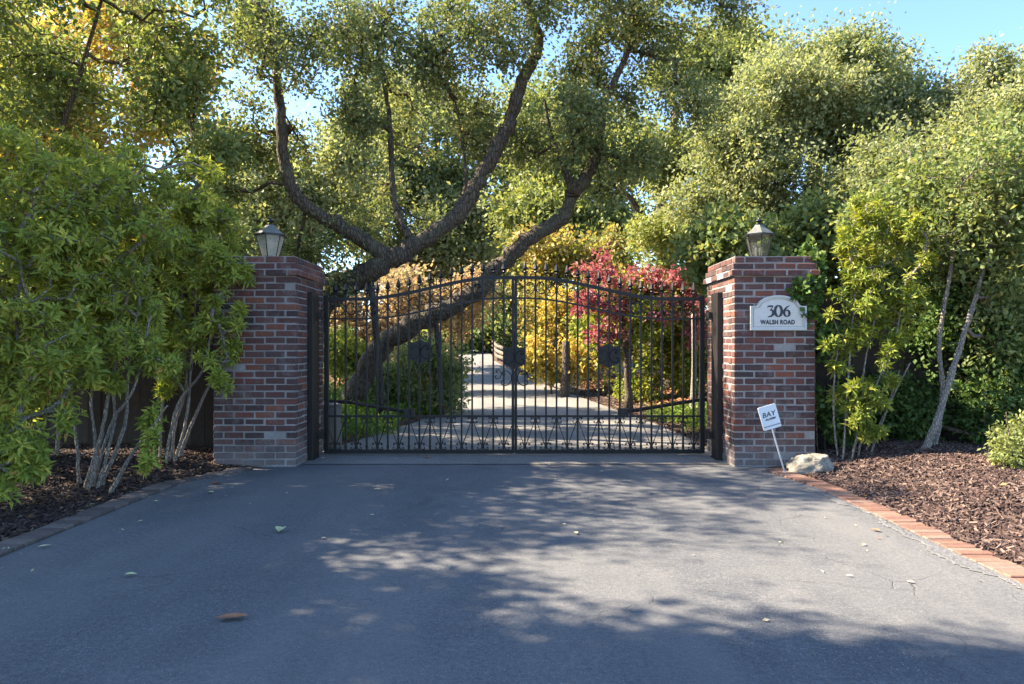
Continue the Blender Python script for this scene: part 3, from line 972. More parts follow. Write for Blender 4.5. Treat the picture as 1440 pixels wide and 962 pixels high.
def stroke(mb, pts, wid, M4, y=0):
    P = catmull(pts, 7); W = np.interp(np.linspace(0, 1, len(P)), np.linspace(0, 1, len(wid)), wid) / 2
    T = unit(np.gradient(P, axis=0)); Nn = np.stack([-T[:, 1], T[:, 0]], 1)
    A = P + Nn * W[:, None]; B = P - Nn * W[:, None]; m = len(P)
    V = np.concatenate([np.c_[A[:, 0], np.full(m, y), A[:, 1]], np.c_[B[:, 0], np.full(m, y), B[:, 1]]])
    V2 = V.copy(); V2[:, 1] += .003
    i = np.arange(m - 1)[:, None]
    Fc = np.concatenate([np.c_[i, i+1, i+1+m, i+m], np.c_[i, i+2*m, i+1+2*m, i+1], np.c_[i+m, i+1+m, i+1+3*m, i+3*m]])
    V = np.concatenate([V, V2])
    mb.add(V @ np.array(M4.to_3x3()).T + np.array(M4.translation), Fc)


def plaque():
    t = thing('address_plaque', 'white arched address plaque reading 306 on the brick pillar', 'plaque', (2.69, 7.33, 1.415))
    cx, zb, w, zs, zt = 2.692, 1.415, .29, 1.665, 1.775

    def outline(inset, flare=0):
        W = w - inset; o = [(-W, zb + inset), (W, zb + inset), (W, zs - inset * .6), (W * .80, zs - inset * .6)]
        sh = W * .80; top = zt - inset
        for a in np.linspace(0, 1, 21):
            xx = sh * .93 * (1 - 2 * a); e = 1 - abs(xx / (sh * .93))
            zz = zs - inset * .5 + .012 + (top - zs + inset * .5 - .012) * math.sin(e ** .62 * math.pi / 2)
            o.append((xx, zz))
        o += [(-W * .80, zs - inset * .6), (-W, zs - inset * .6)]
        return [(cx + a, b) for a, b in o]
    y = 7.35
    mb = MB(); mb.prism(outline(0), y - .024, y - .004); mb.build('backing', M['plaque'], t)
    O, I = outline(0), outline(.02); n = len(O); rim = MB()
    V = [(a, y - .038, b) for a, b in O] + [(a, y - .038, b) for a, b in I] + [(a, y - .0245, b) for a, b in O] + [(a, y - .0245, b) for a, b in I]
    Fc = []
    for i in range(n):
        j = (i + 1) % n; Fc += [(i, j, n + j, n + i), (i, 2*n + i, 2*n + j, j), (n + i, n + j, 3*n + j, 3*n + i)]
    rim.add(V, Fc); rim.build('rim', M['plaquerim'], t)
    I2, I3 = outline(.034), outline(.039); r2 = MB(); V = [(a, y - .0265, b) for a, b in I2] + [(a, y - .0265, b) for a, b in I3] + [(a, y - .0242, b) for a, b in I2] + [(a, y - .0242, b) for a, b in I3]
    r2.add(V, Fc); r2.build('inner_line', M['plaqueline'], t)  # thin raised strip in a greyer tone, following the rim
    d = MB(); zz = 1.557; hh = .112; yy = y - .0285
    def Mx(x): return Matrix.Translation((x, yy, zz)) @ Matrix.Scale(hh, 4)
    # 3
    stroke(d, [(-.26, .93), (.0, .95), (.24, .95)], [.12, .16, .09], Mx(2.612))
    stroke(d, [(.24, .95), (.08, .72), (-.06, .57)], [.05, .06, .06], Mx(2.612))
    stroke(d, [(-.08, .57), (.12, .58), (.24, .42), (.22, .2), (.02, .02), (-.27, -.03)], [.08, .13, .24, .24, .15, .07], Mx(2.612), .0002)
    stroke(d, [(-.26, .93), (-.27, .78)], [.08, .02], Mx(2.612))
    # 0
    ring = [(.30 * math.sin(a), .5 + .5 * math.cos(a)) for a in np.linspace(0, 2 * math.pi, 17)]
    stroke(d, ring, [.09, .24, .23, .24, .09, .24, .23, .24, .09], Mx(2.692))
    # 6
    stroke(d, [(.28, 1.02), (.02, .86), (-.2, .58), (-.25, .32), (-.15, .08), (.02, .0)], [.05, .13, .21, .24, .18, .09], Mx(2.778))
    stroke(d, [(.02, .0), (.2, .1), (.25, .3), (.16, .52), (0, .57), (-.16, .46)], [.09, .18, .23, .18, .09, .07], Mx(2.778), .0002)
    d.build('house_number', M['letter'], t)
    me = text_mesh('WALSH ROAD', .062, sx=.82, bold=.0024, space=1.1)
    place_text(me, 'street_name', M['letter'], t, Matrix.Translation((2.685, yy + .002, 1.478)) @ Matrix.Rotation(R(90), 4, 'X'))


plaque()


def alarm_sign():
    Y = 6.9; b = gz(2.58, Y)
    base = at(1102, 659, Y); top = at(1086.5, 604, Y); ang = -R(16)
    t = thing('yard_sign', 'small white alarm sign on a thin stake, leaning against the plaque pillar', 'sign', base)
    s = MB(); s.box(-.0065, .0065, -.004, .004, -.08, .42, .5, Matrix.Translation(base) @ Matrix.Rotation(ang, 4, 'Y')); s.build('stake', M['stake'], t)
    cen = at(1081.5, 586.5, Y)
    Mx = Matrix.Translation((cen[0], Y - .012, cen[2])) @ Matrix.Rotation(ang, 4, 'Y')
    w, h, r = .089, .115, .012
    o = []
    for (sx, sz, a0) in ((1, -1, -90), (1, 1, 0), (-1, 1, 90), (-1, -1, 180)):
        for a in np.linspace(a0, a0 + 90, 5): o.append((sx*(w-r) + r*math.cos(R(a)), sz*(h-r) + r*math.sin(R(a))))
    p = MB(); p.prism(o, -.004, .004)
    V = p.v[0] @ np.array(Mx.to_3x3()).T + np.array(Mx.translation); p.v[0] = V
    p.build('panel', M['signwhite'], t)
    bd = MB(); bd.box(-w + .004, w - .001, -.0062, -.0045, -h + .026, -h + .037, .5, Mx); bd.build('band', M['signgrey'], t)
    RX = Matrix.Rotation(R(90), 4, 'X')
    me = text_mesh('BAY', .066, shear=.2, bold=.0008, sx=1.05, space=1.04); place_text(me, 'large_lettering', M['letter'], t, Mx @ Matrix.Translation((-.004, -.0045, .008)) @ RX)
    me = text_mesh('ALARM', .028, shear=.22, bold=.0010, sx=1.12); place_text(me, 'small_lettering', M['letter'], t, Mx @ Matrix.Translation((.002, -.0045, -.026)) @ RX)


alarm_sign()


def boulder():
    p = gpt(1150, 668); rng = np.random.default_rng(3)
    mb = MB(); nu, nv = 64, 40; V = []
    cuts = [(unit(np.array(d, float)), k) for d, k in (((-.3, -1, .35), .72), ((.6, -.8, .5), .78), ((0, -.1, 1), .72), ((-1, -.2, .6), .8), ((1, .1, .5), .82), ((-.2, .6, .9), .8), ((.1, -.6, -.2), .85))]
    for j in range(nv + 1):
        for i in range(nu):
            a = 2*math.pi*i/nu; b = math.pi*j/nv - math.pi/2
            d = np.array([math.cos(a)*math.cos(b), math.sin(a)*math.cos(b), math.sin(b)]); r = 1.0
            for n_, k in cuts:
                q = d.dot(n_)
                if q > 0: r = min(r, k / q)
            r *= 1 + .05*math.sin(d[0]*6 + 1)*math.sin(d[2]*7 + d[1]*3) + .035*math.sin(d[1]*13 + d[0]*11) - .06*max(0, math.sin(d[0]*9 + d[2]*6 + 2))**6 + .02*rng.normal()
            V.append((d[0]*r*.225 + d[2]*r*.03, d[1]*r*.17, d[2]*r*.15))
    V = np.array(V) + np.array([p[0], p[1] + .16, gz(p[0], p[1] + .16) + .065])
    Fc = [(j*nu+i, j*nu+(i+1) % nu, (j+1)*nu+(i+1) % nu, (j+1)*nu+i) for j in range(nv) for i in range(nu)]
    mb.add(V, Fc); o = mb.build('boulder', M['rock'], smooth=True)
    tag(o, 'pale angular boulder lying in the mulch beside the plaque pillar', 'rock')


boulder()

# ------------------------------------------------------------------ fences


def board_fence(label, x0, x1, y):
    rng = np.random.default_rng(int(abs(x0) * 10)); xa, xb = min(x0, x1), max(x0, x1)
    t = thing('wooden_fence', label, 'fence', ((xa+xb)/2, y, 0), 'dark board fences beside the gate')
    mb = MB(); x = xa
    while x < xb - .05:
        h = 1.78 + rng.normal() * .008; g = float(gz(x, y)) - .05
        mb.box(x, min(x + .143, xb), y + rng.normal()*.002, y + .02, g, h, rng.random()); x += .148
    mb.build('boards', M['fence'], t)
    r = MB()
    for z in (.45, 1.45): r.box(xa, xb, y + .0235, y + .065, z, z + .09, .4)
    r.build('rails', M['fence'], t)
    x = xa + .4
    while x < xb:
        p = MB(); p.box(x, x + .1, y + .067, y + .167, -.1, 1.7, .3); p.build('post', M['fence'], t); x += 2.4
    return t


board_fence('dark wooden fence behind the green shrubs by the plain pillar', -12, LX0 - .01, 8.12)
board_fence('dark wooden fence behind the hedge by the plaque pillar', RX1 + .01, 12, 8.12)


def rail_fence():
    t = thing('rail_fence', 'grey wooden rail fence along the inner drive', 'fence', (0, 25, base_z(25)))
    ysv = [21.5, 25, 29, 34, 40]; P = [(float(edge_r(y)) + .2, y, float(base_z(y))) for y in ysv]
    rng = np.random.default_rng(8)
    for (x, y, z) in P:
        p = MB(); p.box(x - .06, x + .06, y - .06, y + .06, z - .2, z + .84, rng.random(), None, .01); p.build('post', M['rail'], t)
    for a, b in zip(P[:-1], P[1:]):
        for k in (.25, .49, .73):
            r = MB(); r.tube([(a[0] - .08, a[1], a[2] + k), ((a[0]+b[0])/2 - .08, (a[1]+b[1])/2, (a[2]+b[2])/2 + k + rng.normal()*.02), (b[0] - .08, b[1], b[2] + k)], .062, 6, rnd=rng.random(), flat=1.2)
            r.build('rail', M['rail'], t)


rail_fence()

def timber():
    ysv = np.linspace(18.4, 24.5, 9); P = [(float(edge_r(y)) + .12, y, float(base_z(y)) + .07) for y in ysv]
    mb = MB(); mb.tube(P, [.085 + .006 * math.sin(i * 2.1) for i in range(9)], 8, rnd=.8)
    tag(mb.build('timber_edging', M['rail'], smooth=True), 'long grey log edging the inner drive, in line with the rail fence', 'log')


timber()

# small white path light at the bed edge
def path_light():
    p = gpt(805, 552); t = thing('path_light', 'small white path light at the edge of the mulch beside the inner drive', 'light', p)
    a = MB(); a.lathe([(.02, -.1), (.02, .3)], 8, p); a.build('stem', M['signwhite'], t, True)
    a = MB(); a.lathe([(.05, .3), (.055, .33), (.05, .42), (.085, .43), (.03, .49)], 12, p); a.build('shade', M['signwhite'], t, True)


path_light()

# ------------------------------------------------------------------ the oak behind the gate


def pl(seq):
    return [at(*q) for q in seq]


OAK_BLOBS = [
    # px, py, Y, rx, ry, rY, nodes
    (330, 40, 10.2, 90, 80, 1.2, 34), (300, 150, 10.5, 60, 60, .9, 24), (335, 215, 11.2, 65, 65, .7, 46), (350, 290, 11.2, 50, 40, .6, 22),
    (440, 60, 10.5, 90, 85, 1.5, 60), (540, 30, 10.5, 100, 80, 1.6, 70), (650, 40, 11, 100, 80, 1.6, 66), (460, 180, 10.8, 60, 60, 1.0, 34),
    (570, 150, 11.2, 75, 60, 1.2, 34), (690, 140, 11.2, 75, 60, 1.2, 36), (830, 70, 11, 95, 95, 1.6, 88), (860, 180, 11.2, 70, 70, 1.2, 40),
    (930, 40, 11, 90, 80, 1.5, 62), (1010, 20, 11, 70, 50, 1.2, 24), (760, 220, 11.5, 70, 50, 1.2, 30), (640, 225, 11.6, 60, 40, 1.0, 10),
    (500, 255, 11.2, 65, 40, 1.0, 10), (440, 325, 11.3, 55, 38, .6, 24), (520, 330, 11.2, 50, 30, .7, 10), (885, 265, 11.4, 50, 55, .9, 14),
    (960, 150, 11.2, 45, 60, .8, 15), (700, -50, 10.4, 280, 40, 1.6, 50), (420, -50, 10.2, 140, 40, 1.2, 22), (930, -50, 10.6, 120, 40, 1.2, 18),
    (610, 300, 12, 40, 30, .7, 8), (460, 385, 10.9, 35, 20, .5, 12),
]
plant('oak_tree', 'large leaning oak with two bare arching limbs behind the gate', 'tree', at(498, 572, 12.0),
      [(pl([(488, 580, 12.0), (515, 520, 12.0), (545, 478, 11.95), (600, 445, 11.8), (655, 420, 11.7), (700, 378, 11.6), (740, 340, 11.5), (790, 305, 11.4), (806, 272, 11.3)]), .195, .10),
       (pl([(806, 272, 11.3), (830, 240, 11.3), (842, 200, 11.2), (852, 140, 11.1), (880, 80, 11.0), (900, 10, 10.9)]), .115, .03),
       (pl([(806, 272, 11.3), (792, 232, 11.4), (775, 190, 11.5), (765, 140, 11.5)]), .075, .02),
       (pl([(425, 575, 11.0), (432, 500, 11.0), (455, 432, 10.9), (495, 398, 10.8), (545, 368, 10.7), (590, 340, 10.7), (640, 305, 10.8), (668, 262, 10.9), (700, 205, 10.9), (718, 165, 10.9), (738, 105, 10.8), (757, 62, 10.6), (742, 5, 10.5), (715, -60, 10.3)]), .185, .065),
       (pl([(545, 362, 10.7), (490, 325, 10.6), (430, 290, 10.5), (402, 240, 10.4), (393, 140, 10.3), (380, 60, 10.2), (360, 0, 10.1)]), .125, .045),
       (pl([(576, 335, 10.7), (562, 305, 10.8), (552, 265, 10.9), (548, 170, 11.0), (535, 90, 10.9), (520, 20, 10.8)]), .07, .025),
       (pl([(640, 300, 10.8), (655, 260, 11.1), (650, 200, 11.3), (640, 140, 11.3)]), .045, .015)],
      OAK_BLOBS, L['oak'], M['oakbark'], seed=21, dens=.86, leaves=125, sigma=.25, ln=.066, wd=.036, twig=.0055, maxr=.07, pathw=.25)


def prop(label, a, b, r):
    t = MB(); t.tube(catmull([b, (np.array(a) + b) / 2 + np.array([.02, 0, 0]), a], 4), r, 8)
    o = t.build('support_post', M['prop'], smooth=True); tag(o, label, 'post', 'props under the leaning oak')


prop('thicker grey wooden prop under the upper oak limb', at(521, 392, 10.75), at(537, 582, 10.9), .052)
prop('thinner wooden prop under the lower oak limb beside the shield', at(612, 440, 11.75), at(621, 582, 11.75), .042)

def wb(x, y, z, rx, ry, rz, n):
    return (CX + x / y * F, CY - (z - H) / y * F, y, rx / y * F, rz / y * F, ry, n)


# ------------------------------------------------------------------ shrubs left of the drive


def stems(lst, r):
    out = []
    for s in lst:
        P = pl(s); P[0] = np.array([P[0][0], P[0][1], float(gz(P[0][0], P[0][1])) - .02]); out.append((P, r, r * .5))
    return out


SH = 'green shrubs beside the drive'
plant('leafy_shrub', 'green shrub cut by the photo edge, lowest leaves near the kerb', 'shrub', (-4.0, 5.3, .08),
      stems([[(5, 705, 5.4), (20, 640, 5.4), (30, 560, 5.5), (20, 420, 5.6)], [(-10, 705, 5.5), (-20, 600, 5.5), (-30, 450, 5.6)], [(-20, 705, 5.3), (0, 640, 5.2), (20, 600, 5.1)]], .022),
      [(20, 330, 5.7, 110, 130, .7, 430), (0, 500, 5.5, 90, 90, .5, 290), (15, 635, 5.2, 55, 65, .3, 130), (95, 470, 5.6, 50, 70, .35, 90), (70, 560, 5.5, 45, 45, .3, 60), (55, 615, 5.3, 32, 30, .25, 34), (50, 240, 5.9, 90, 50, .6, 120)],
      L['pitt'], M['greybark'], SH, 31, leaves=13, ln=.082, wd=.027, mode='whorl', twig=.0034, maxr=.02, pathw=.3, trunkname='stems', crownname='foliage', hue=.4)
plant('leafy_shrub', 'green shrub on bare slanting grey stems, with a low leafy shoot', 'shrub', (-3.6, 6.15, .08),
      stems([[(118, 690, 6.1), (140, 620, 6.1), (150, 570, 6.15), (165, 480, 6.2), (150, 350, 6.3)], [(128, 688, 6.15), (155, 600, 6.2), (190, 540, 6.2), (215, 430, 6.3)],
             [(135, 690, 6.1), (150, 640, 6.15), (160, 560, 6.3), (120, 420, 6.4)], [(152, 690, 6.0), (185, 640, 6.0), (215, 600, 5.95), (235, 570, 5.9)], [(112, 688, 6.2), (108, 620, 6.2), (100, 540, 6.3), (105, 430, 6.3)], [(122, 692, 6.05), (135, 640, 6.1), (128, 560, 6.15), (140, 470, 6.2)], [(140, 686, 6.25), (175, 600, 6.3), (180, 520, 6.3), (195, 430, 6.3)]], .019),
      [(150, 330, 6.4, 100, 100, .6, 430), (150, 450, 6.2, 95, 65, .45, 280), (90, 400, 6.1, 60, 80, .4, 90), (215, 590, 5.95, 36, 40, .2, 34), (220, 660, 5.9, 28, 18, .15, 12), (180, 240, 6.7, 110, 55, .6, 170), (120, 520, 6.0, 50, 34, .25, 44), (200, 510, 6.15, 50, 26, .25, 40)],
      L['pitt'], M['greybark'], SH, 32, leaves=13, ln=.080, wd=.027, mode='whorl', twig=.0034, maxr=.018, pathw=.3, trunkname='stems', crownname='foliage', hue=.4)
plant('leafy_shrub', 'green shrub leaning against the plain brick pillar', 'shrub', (-3.75, 7.3, .08),
      stems([[(240, 640, 7.3), (248, 590, 7.3), (262, 540, 7.35), (255, 440, 7.4), (265, 330, 7.4)], [(232, 645, 7.2), (250, 570, 7.2), (285, 520, 7.2), (300, 450, 7.2)], [(250, 640, 7.4), (285, 560, 7.3), (320, 500, 7.15)], [(225, 640, 7.3), (228, 570, 7.35), (240, 480, 7.4)], [(244, 642, 7.25), (262, 590, 7.25), (270, 500, 7.3), (275, 420, 7.35)]], .019),
      [(265, 330, 7.4, 72, 85, .5, 320), (255, 445, 7.3, 75, 65, .4, 220), (255, 530, 7.4, 45, 24, .25, 34), (316, 395, 7.12, 30, 50, .2, 60), (300, 450, 7.12, 40, 34, .2, 50), (300, 500, 7.15, 42, 24, .2, 34), (325, 535, 7.05, 28, 18, .14, 16), (305, 385, 7.1, 36, 40, .22, 44), (230, 260, 7.6, 80, 50, .5, 110)],
      L['pitt'], M['greybark'], SH, 33, leaves=13, ln=.084, wd=.028, mode='whorl', twig=.0036, maxr=.02, pathw=.3, trunkname='stems', crownname='foliage', hue=.45)
plant('leafy_shrub', 'green shrub at the back of the bed, seen only between its neighbours', 'shrub', (-5.2, 7.3, .1),
      stems([[(20, 620, 7.2), (30, 500, 7.2), (40, 330, 7.3)], [(80, 620, 7.4), (90, 480, 7.4), (110, 300, 7.4)]], .025),
      [(40, 320, 7.2, 130, 130, .5, 240), (140, 300, 7.6, 100, 90, .4, 160), (30, 520, 7.2, 90, 80, .3, 120)],
      L['pitt'], M['greybark'], SH, 34, leaves=11, ln=.12, wd=.036, mode='whorl', twig=.0034, maxr=.02, pathw=.3, trunkname='stems', crownname='foliage', hue=.4)

plant('leafy_shrub', 'green shrub at the very corner, mostly outside the photo', 'shrub', (-4.5, 4.1, .08),
      [([(-4.4, 4.1, 0), (-4.4, 4.1, .8), (-4.5, 4.2, 1.8)], .022, .012), ([(-4.6, 4.2, 0), (-4.8, 4.2, 1), (-4.9, 4.3, 2)], .022, .012)],
      [wb(-4.6, 4.2, 1.9, .95, .8, 1.1, 260), wb(-5.6, 5.0, 2.6, 1.0, .9, 1.0, 160)],
      L['pitt'], M['greybark'], SH, 35, leaves=11, ln=.115, wd=.034, mode='whorl', twig=.0034, maxr=.02, pathw=.3, trunkname='stems', crownname='foliage', hue=.4)
# trees behind the left hedge
TB = 'trees rising behind the shrubs'
plant('broadleaf_tree', 'loose green tree with dark crooked branches above the shrubs', 'tree', (-6.6, 9.4, .3),
      [([(-6.6, 9.4, .2), (-6.5, 9.3, 1.6), (-6.3, 9.2, 2.8), (-5.9, 9.1, 3.8), (-5.5, 9.0, 4.8), (-5.2, 8.9, 5.6)], .075, .02),
       ([(-6.4, 9.25, 2.4), (-6.8, 9.1, 3.4), (-7.3, 9, 4.4), (-7.6, 8.8, 5.4)], .07, .025),
       ([(-6.3, 9.2, 2.8), (-5.6, 9.4, 3.2), (-4.9, 9.5, 3.5), (-4.3, 9.5, 4.0)], .05, .02)],
      [(80, 60, 9.2, 150, 90, 1.3, 120), (210, 120, 9.4, 80, 70, 1.0, 60), (60, 160, 9.6, 130, 60, .9, 60), (150, -60, 8.8, 200, 70, 1.6, 90), (280, 170, 9.6, 50, 50, .6, 26), (280, 250, 9.3, 60, 50, .6, 30)],
      L['mid'], M['bark'], TB, 41, dens=.48, leaves=110, sigma=.26, ln=.085, wd=.045, twig=.005, maxr=.05)
plant('autumn_tree', 'yellow and orange autumn tree glowing behind the green one', 'tree', (-10.5, 14, .3),
      [([(-10.5, 14, .2), (-10.4, 14, 2.5), (-10, 14, 5), (-9.5, 14, 7.5)], .16, .05)],
      [(40, 90, 14, 130, 110, 1.8, 150), (150, 60, 14.5, 80, 90, 1.5, 70), (0, 200, 14, 110, 70, 1.3, 70), (230, 130, 15, 60, 60, 1.2, 30), (170, 200, 14, 110, 50, 1.0, 50)],
      L['golden'], M['bark'], TB, 42, dens=.7, leaves=130, sigma=.36, ln=.12, wd=.075, twig=.008)
plant('broadleaf_tree', 'tall tree at the photo edge whose overhanging branches shade the drive', 'tree', (-8.6, 2.4, .1),
      [([(-8.6, 2.4, 0), (-8.5, 2.4, 2), (-8.3, 2.6, 3.6), (-8.0, 3.2, 4.6), (-7.6, 3.8, 5.2)], .15, .05),
       ([(-8.3, 2.6, 3.8), (-7.4, 2.8, 4.8), (-6.4, 3.1, 5.6), (-5.6, 3.3, 6.0)], .06, .02)],
      [wb(-7.8, 4.6, 5.0, 1.8, 1.0, 1.1, 210), wb(-5.9, 3.8, 5.9, 1.2, .7, .8, 130), wb(-5.1, 3.2, 6.2, .8, .5, .6, 50), wb(-7.0, 5.8, 4.2, 1.3, .9, .9, 130), wb(-7.5, 3.0, 5.5, 1.8, 1.0, .9, 190)],
      L['mid'], M['bark'], TB, 43, clump=0, leaves=130, sigma=.30, ln=.09, wd=.05, twig=.006)

plant('broadleaf_tree', 'dense green tree standing mostly outside the photo beyond the shrubs', 'tree', (-7.6, 7.2, .1),
      [([(-7.6, 7.2, 0), (-7.5, 7.2, 2), (-7.2, 7.1, 3.6), (-6.8, 7.0, 5.0)], .14, .05)],
      [wb(-7.3, 7.2, 4.3, 1.6, 1.5, 1.2, 130), wb(-6.3, 6.6, 5.2, 1.0, 1.0, .8, 60), wb(-6.4, 8.0, 5.0, 1.1, .9, .8, 50), wb(-6.4, 6.6, 6.3, 1.4, .9, .5, 22)],
      L['mid'], M['bark'], TB, 44, clump=0, dens=.5, leaves=110, sigma=.28, ln=.085, wd=.045, twig=.005)
plant('hedge_shrub', 'tall green hedge shrub behind the wooden fence by the plain pillar', 'shrub', (-6.5, 9.6, .3),
      [([(-6.5, 9.6, .2), (-6.5, 9.6, 1.2), (-6.4, 9.6, 2.2)], .05, .03), ([(-4.8, 9.8, .2), (-4.8, 9.8, 1.2), (-4.8, 9.8, 2)], .04, .02)],
      [(60, 380, 9.8, 130, 90, .5, 120), (200, 380, 9.8, 90, 90, .5, 110), (300, 400, 10, 60, 60, .4, 60), (100, 290, 10, 120, 50, .5, 60)],
      L['mid'], M['bark'], None, 45, clump=0, leaves=110, sigma=.22, ln=.09, wd=.05, twig=.004, trunkname='stems', crownname='foliage')
plant('hedge_shrub', 'tall green hedge shrub behind the wooden fence on the plaque side', 'shrub', (6.3, 9.8, .3),
      [([(6.3, 9.8, .2), (6.3, 9.8, 1.2), (6.3, 9.8, 2.2)], .05, .03), ([(4.6, 9.8, .2), (4.6, 9.8, 1.2), (4.6, 9.8, 2)], .04, .02)],
      [(1240, 390, 9.8, 90, 60, .4, 80), (1360, 380, 9.8, 90, 80, .4, 90), (1460, 380, 9.8, 60, 90, .4, 60)],
      L['mid'], M['bark'], None, 46, clump=0, leaves=100, sigma=.22, ln=.09, wd=.05, twig=.004, trunkname='stems', crownname='foliage')
# ------------------------------------------------------------------ right of the drive
plant('leafy_shrub', 'yellow-green shrub against the plaque pillar on thin pale stems', 'shrub', (3.5, 7.25, .15),
      stems([[(1185, 640, 7.2), (1190, 580, 7.2), (1195, 500, 7.2), (1205, 380, 7.3)], [(1205, 640, 7.2), (1225, 560, 7.2), (1255, 490, 7.2), (1270, 420, 7.2)],
             [(1215, 640, 7.3), (1240, 590, 7.3), (1265, 520, 7.3)], [(1178, 640, 7.3), (1172, 560, 7.2), (1180, 470, 7.2)], [(1196, 640, 7.15), (1210, 590, 7.2), (1215, 520, 7.2), (1230, 450, 7.2)], [(1222, 640, 7.2), (1250, 570, 7.25), (1280, 510, 7.25)]], .013),
      [(1232, 350, 7.4, 68, 60, .4, 190), (1230, 430, 7.2, 70, 50, .35, 150), (1200, 500, 7.1, 45, 40, .25, 60), (1265, 480, 7.15, 40, 30, .22, 36), (1195, 565, 7.1, 30, 40, .2, 50), (1240, 540, 7.15, 32, 34, .2, 44), (1215, 600, 7.1, 30, 26, .16, 30), (1240, 300, 7.6, 50, 34, .3, 60), (1225, 590, 7.15, 20, 24, .15, 12)],
      L['pittyellow'], M['greybark'], SH, 51, leaves=13, ln=.084, wd=.028, mode='whorl', twig=.003, maxr=.014, pathw=.3, trunkname='stems', crownname='foliage', hue=.4)
plant('small_tree', 'small tree with a slanting pale trunk rising from the mulch', 'tree', (4.1, 7.2, .18),
      [(pl([(1296, 645, 7.1), (1318, 590, 7.15), (1340, 520, 7.25), (1362, 450, 7.35), (1378, 400, 7.4), (1400, 320, 7.5)]), .043, .02),
       (pl([(1312, 640, 7.35), (1325, 560, 7.4), (1322, 470, 7.45), (1340, 360, 7.5), (1345, 250, 7.5)]), .032, .015)],
      [(1330, 270, 7.6, 110, 75, .8, 120), (1410, 230, 7.8, 70, 80, .8, 80), (1400, 330, 7.6, 80, 90, .7, 120), (1310, 330, 7.7, 60, 60, .5, 60), (1440, 440, 7.5, 60, 70, .5, 60)],
      L['mid'], M['greybark'], None, 52, dens=.8, leaves=75, sigma=.20, ln=.062, wd=.034, twig=.0035, maxr=.025)
plant('hedge_shrub', 'dark green hedge shrub behind the slanting trunk', 'shrub', (4.9, 7.7, .2),
      stems([[(1390, 640, 7.6), (1385, 560, 7.6), (1400, 450, 7.7)], [(1360, 640, 7.7), (1385, 600, 7.6), (1420, 520, 7.6)]], .02),
      [(1400, 520, 7.75, 70, 70, .3, 90), (1440, 590, 7.6, 60, 50, .3, 60), (1350, 420, 7.9, 70, 60, .3, 60), (1250, 590, 7.9, 90, 36, .15, 70), (1310, 490, 7.95, 40, 40, .12, 18)],
      L['dark'], M['bark'], None, 53, leaves=90, sigma=.17, ln=.06, wd=.034, twig=.0035, trunkname='stems', crownname='foliage')
plant('small_bush', 'fine-leaved olive bush on the mulch at the photo edge', 'bush', (4.45, 6.3, .2),
      stems([[(1425, 675, 6.25), (1420, 620, 6.25), (1415, 580, 6.25)], [(1435, 675, 6.3), (1440, 620, 6.3), (1450, 570, 6.3)]], .01),
      [(1425, 610, 6.3, 32, 55, .25, 60), (1450, 600, 6.3, 30, 60, .25, 40), (1432, 650, 6.3, 28, 26, .2, 22)],
      L['sage'], M['bark'], None, 54, leaves=80, sigma=.09, ln=.04, wd=.018, twig=.0022, trunkname='stems', crownname='foliage')
plant('low_plant', 'dark low plant at the foot of the plaque pillar', 'plant', (3.35, 7.75, .15),
      stems([[(1160, 640, 7.6), (1160, 610, 7.6), (1158, 580, 7.6)]], .01),
      [(1165, 610, 7.6, 26, 34, .2, 34)], L['dark'], M['bark'], None, 55, leaves=60, sigma=.11, ln=.07, wd=.04, twig=.0025, trunkname='stems', crownname='foliage')
plant('ivy', 'ivy trailing over the outer side of the plaque pillar and its plaque', 'vine', (3.15, 7.6, .15),
      stems([[(1150, 640, 7.45), (1146, 540, 7.42), (1146, 440, 7.4), (1130, 395, 7.33)]], .008),
      [(1143, 400, 7.38, 11, 45, .06, 46), (1126, 408, 7.33, 12, 8, .03, 12), (1150, 470, 7.45, 14, 60, .12, 50), (1140, 365, 7.5, 10, 20, .15, 20), (1150, 560, 7.5, 10, 50, .1, 24)],
      L['ivy'], M['bark'], None, 56, leaves=26, sigma=.055, ln=.055, wd=.045, twig=.002, trunkname='stems', crownname='foliage', upbias=.1)
plant('hedge_shrub', 'deep green shrub rising just behind the plaque pillar', 'shrub', (3.3, 9.6, .2),
      stems([[(1060, 600, 9.6), (1065, 480, 9.6), (1070, 380, 9.6)], [(1110, 600, 9.6), (1115, 480, 9.6), (1120, 370, 9.6)]], .03),
      [(1060, 350, 9.6, 75, 45, .6, 90), (1130, 345, 9.8, 60, 50, .6, 70), (1010, 380, 9.9, 30, 30, .4, 26), (1090, 430, 9.7, 70, 70, .5, 60)],
      L['mid'], M['bark'], None, 57, leaves=95, sigma=.2, ln=.085, wd=.055, twig=.005, trunkname='stems', crownname='foliage')

OB = 'sunlit oaks beyond the gate'
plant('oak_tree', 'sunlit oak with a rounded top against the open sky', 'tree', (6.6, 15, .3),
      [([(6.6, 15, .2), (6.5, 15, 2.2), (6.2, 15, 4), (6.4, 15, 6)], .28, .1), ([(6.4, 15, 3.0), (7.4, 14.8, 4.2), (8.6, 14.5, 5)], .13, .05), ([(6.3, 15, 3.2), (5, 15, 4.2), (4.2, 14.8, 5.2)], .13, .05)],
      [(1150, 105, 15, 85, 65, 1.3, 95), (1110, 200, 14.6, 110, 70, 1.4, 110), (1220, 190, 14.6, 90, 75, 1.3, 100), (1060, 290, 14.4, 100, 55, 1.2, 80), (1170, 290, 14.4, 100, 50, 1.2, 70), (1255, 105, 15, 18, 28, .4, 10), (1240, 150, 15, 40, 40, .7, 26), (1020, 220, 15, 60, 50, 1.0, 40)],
      L['oaklit'], M['oakbark'], OB, 61, leaves=230, sigma=.36, ln=.082, wd=.046, twig=.008, maxr=.1)
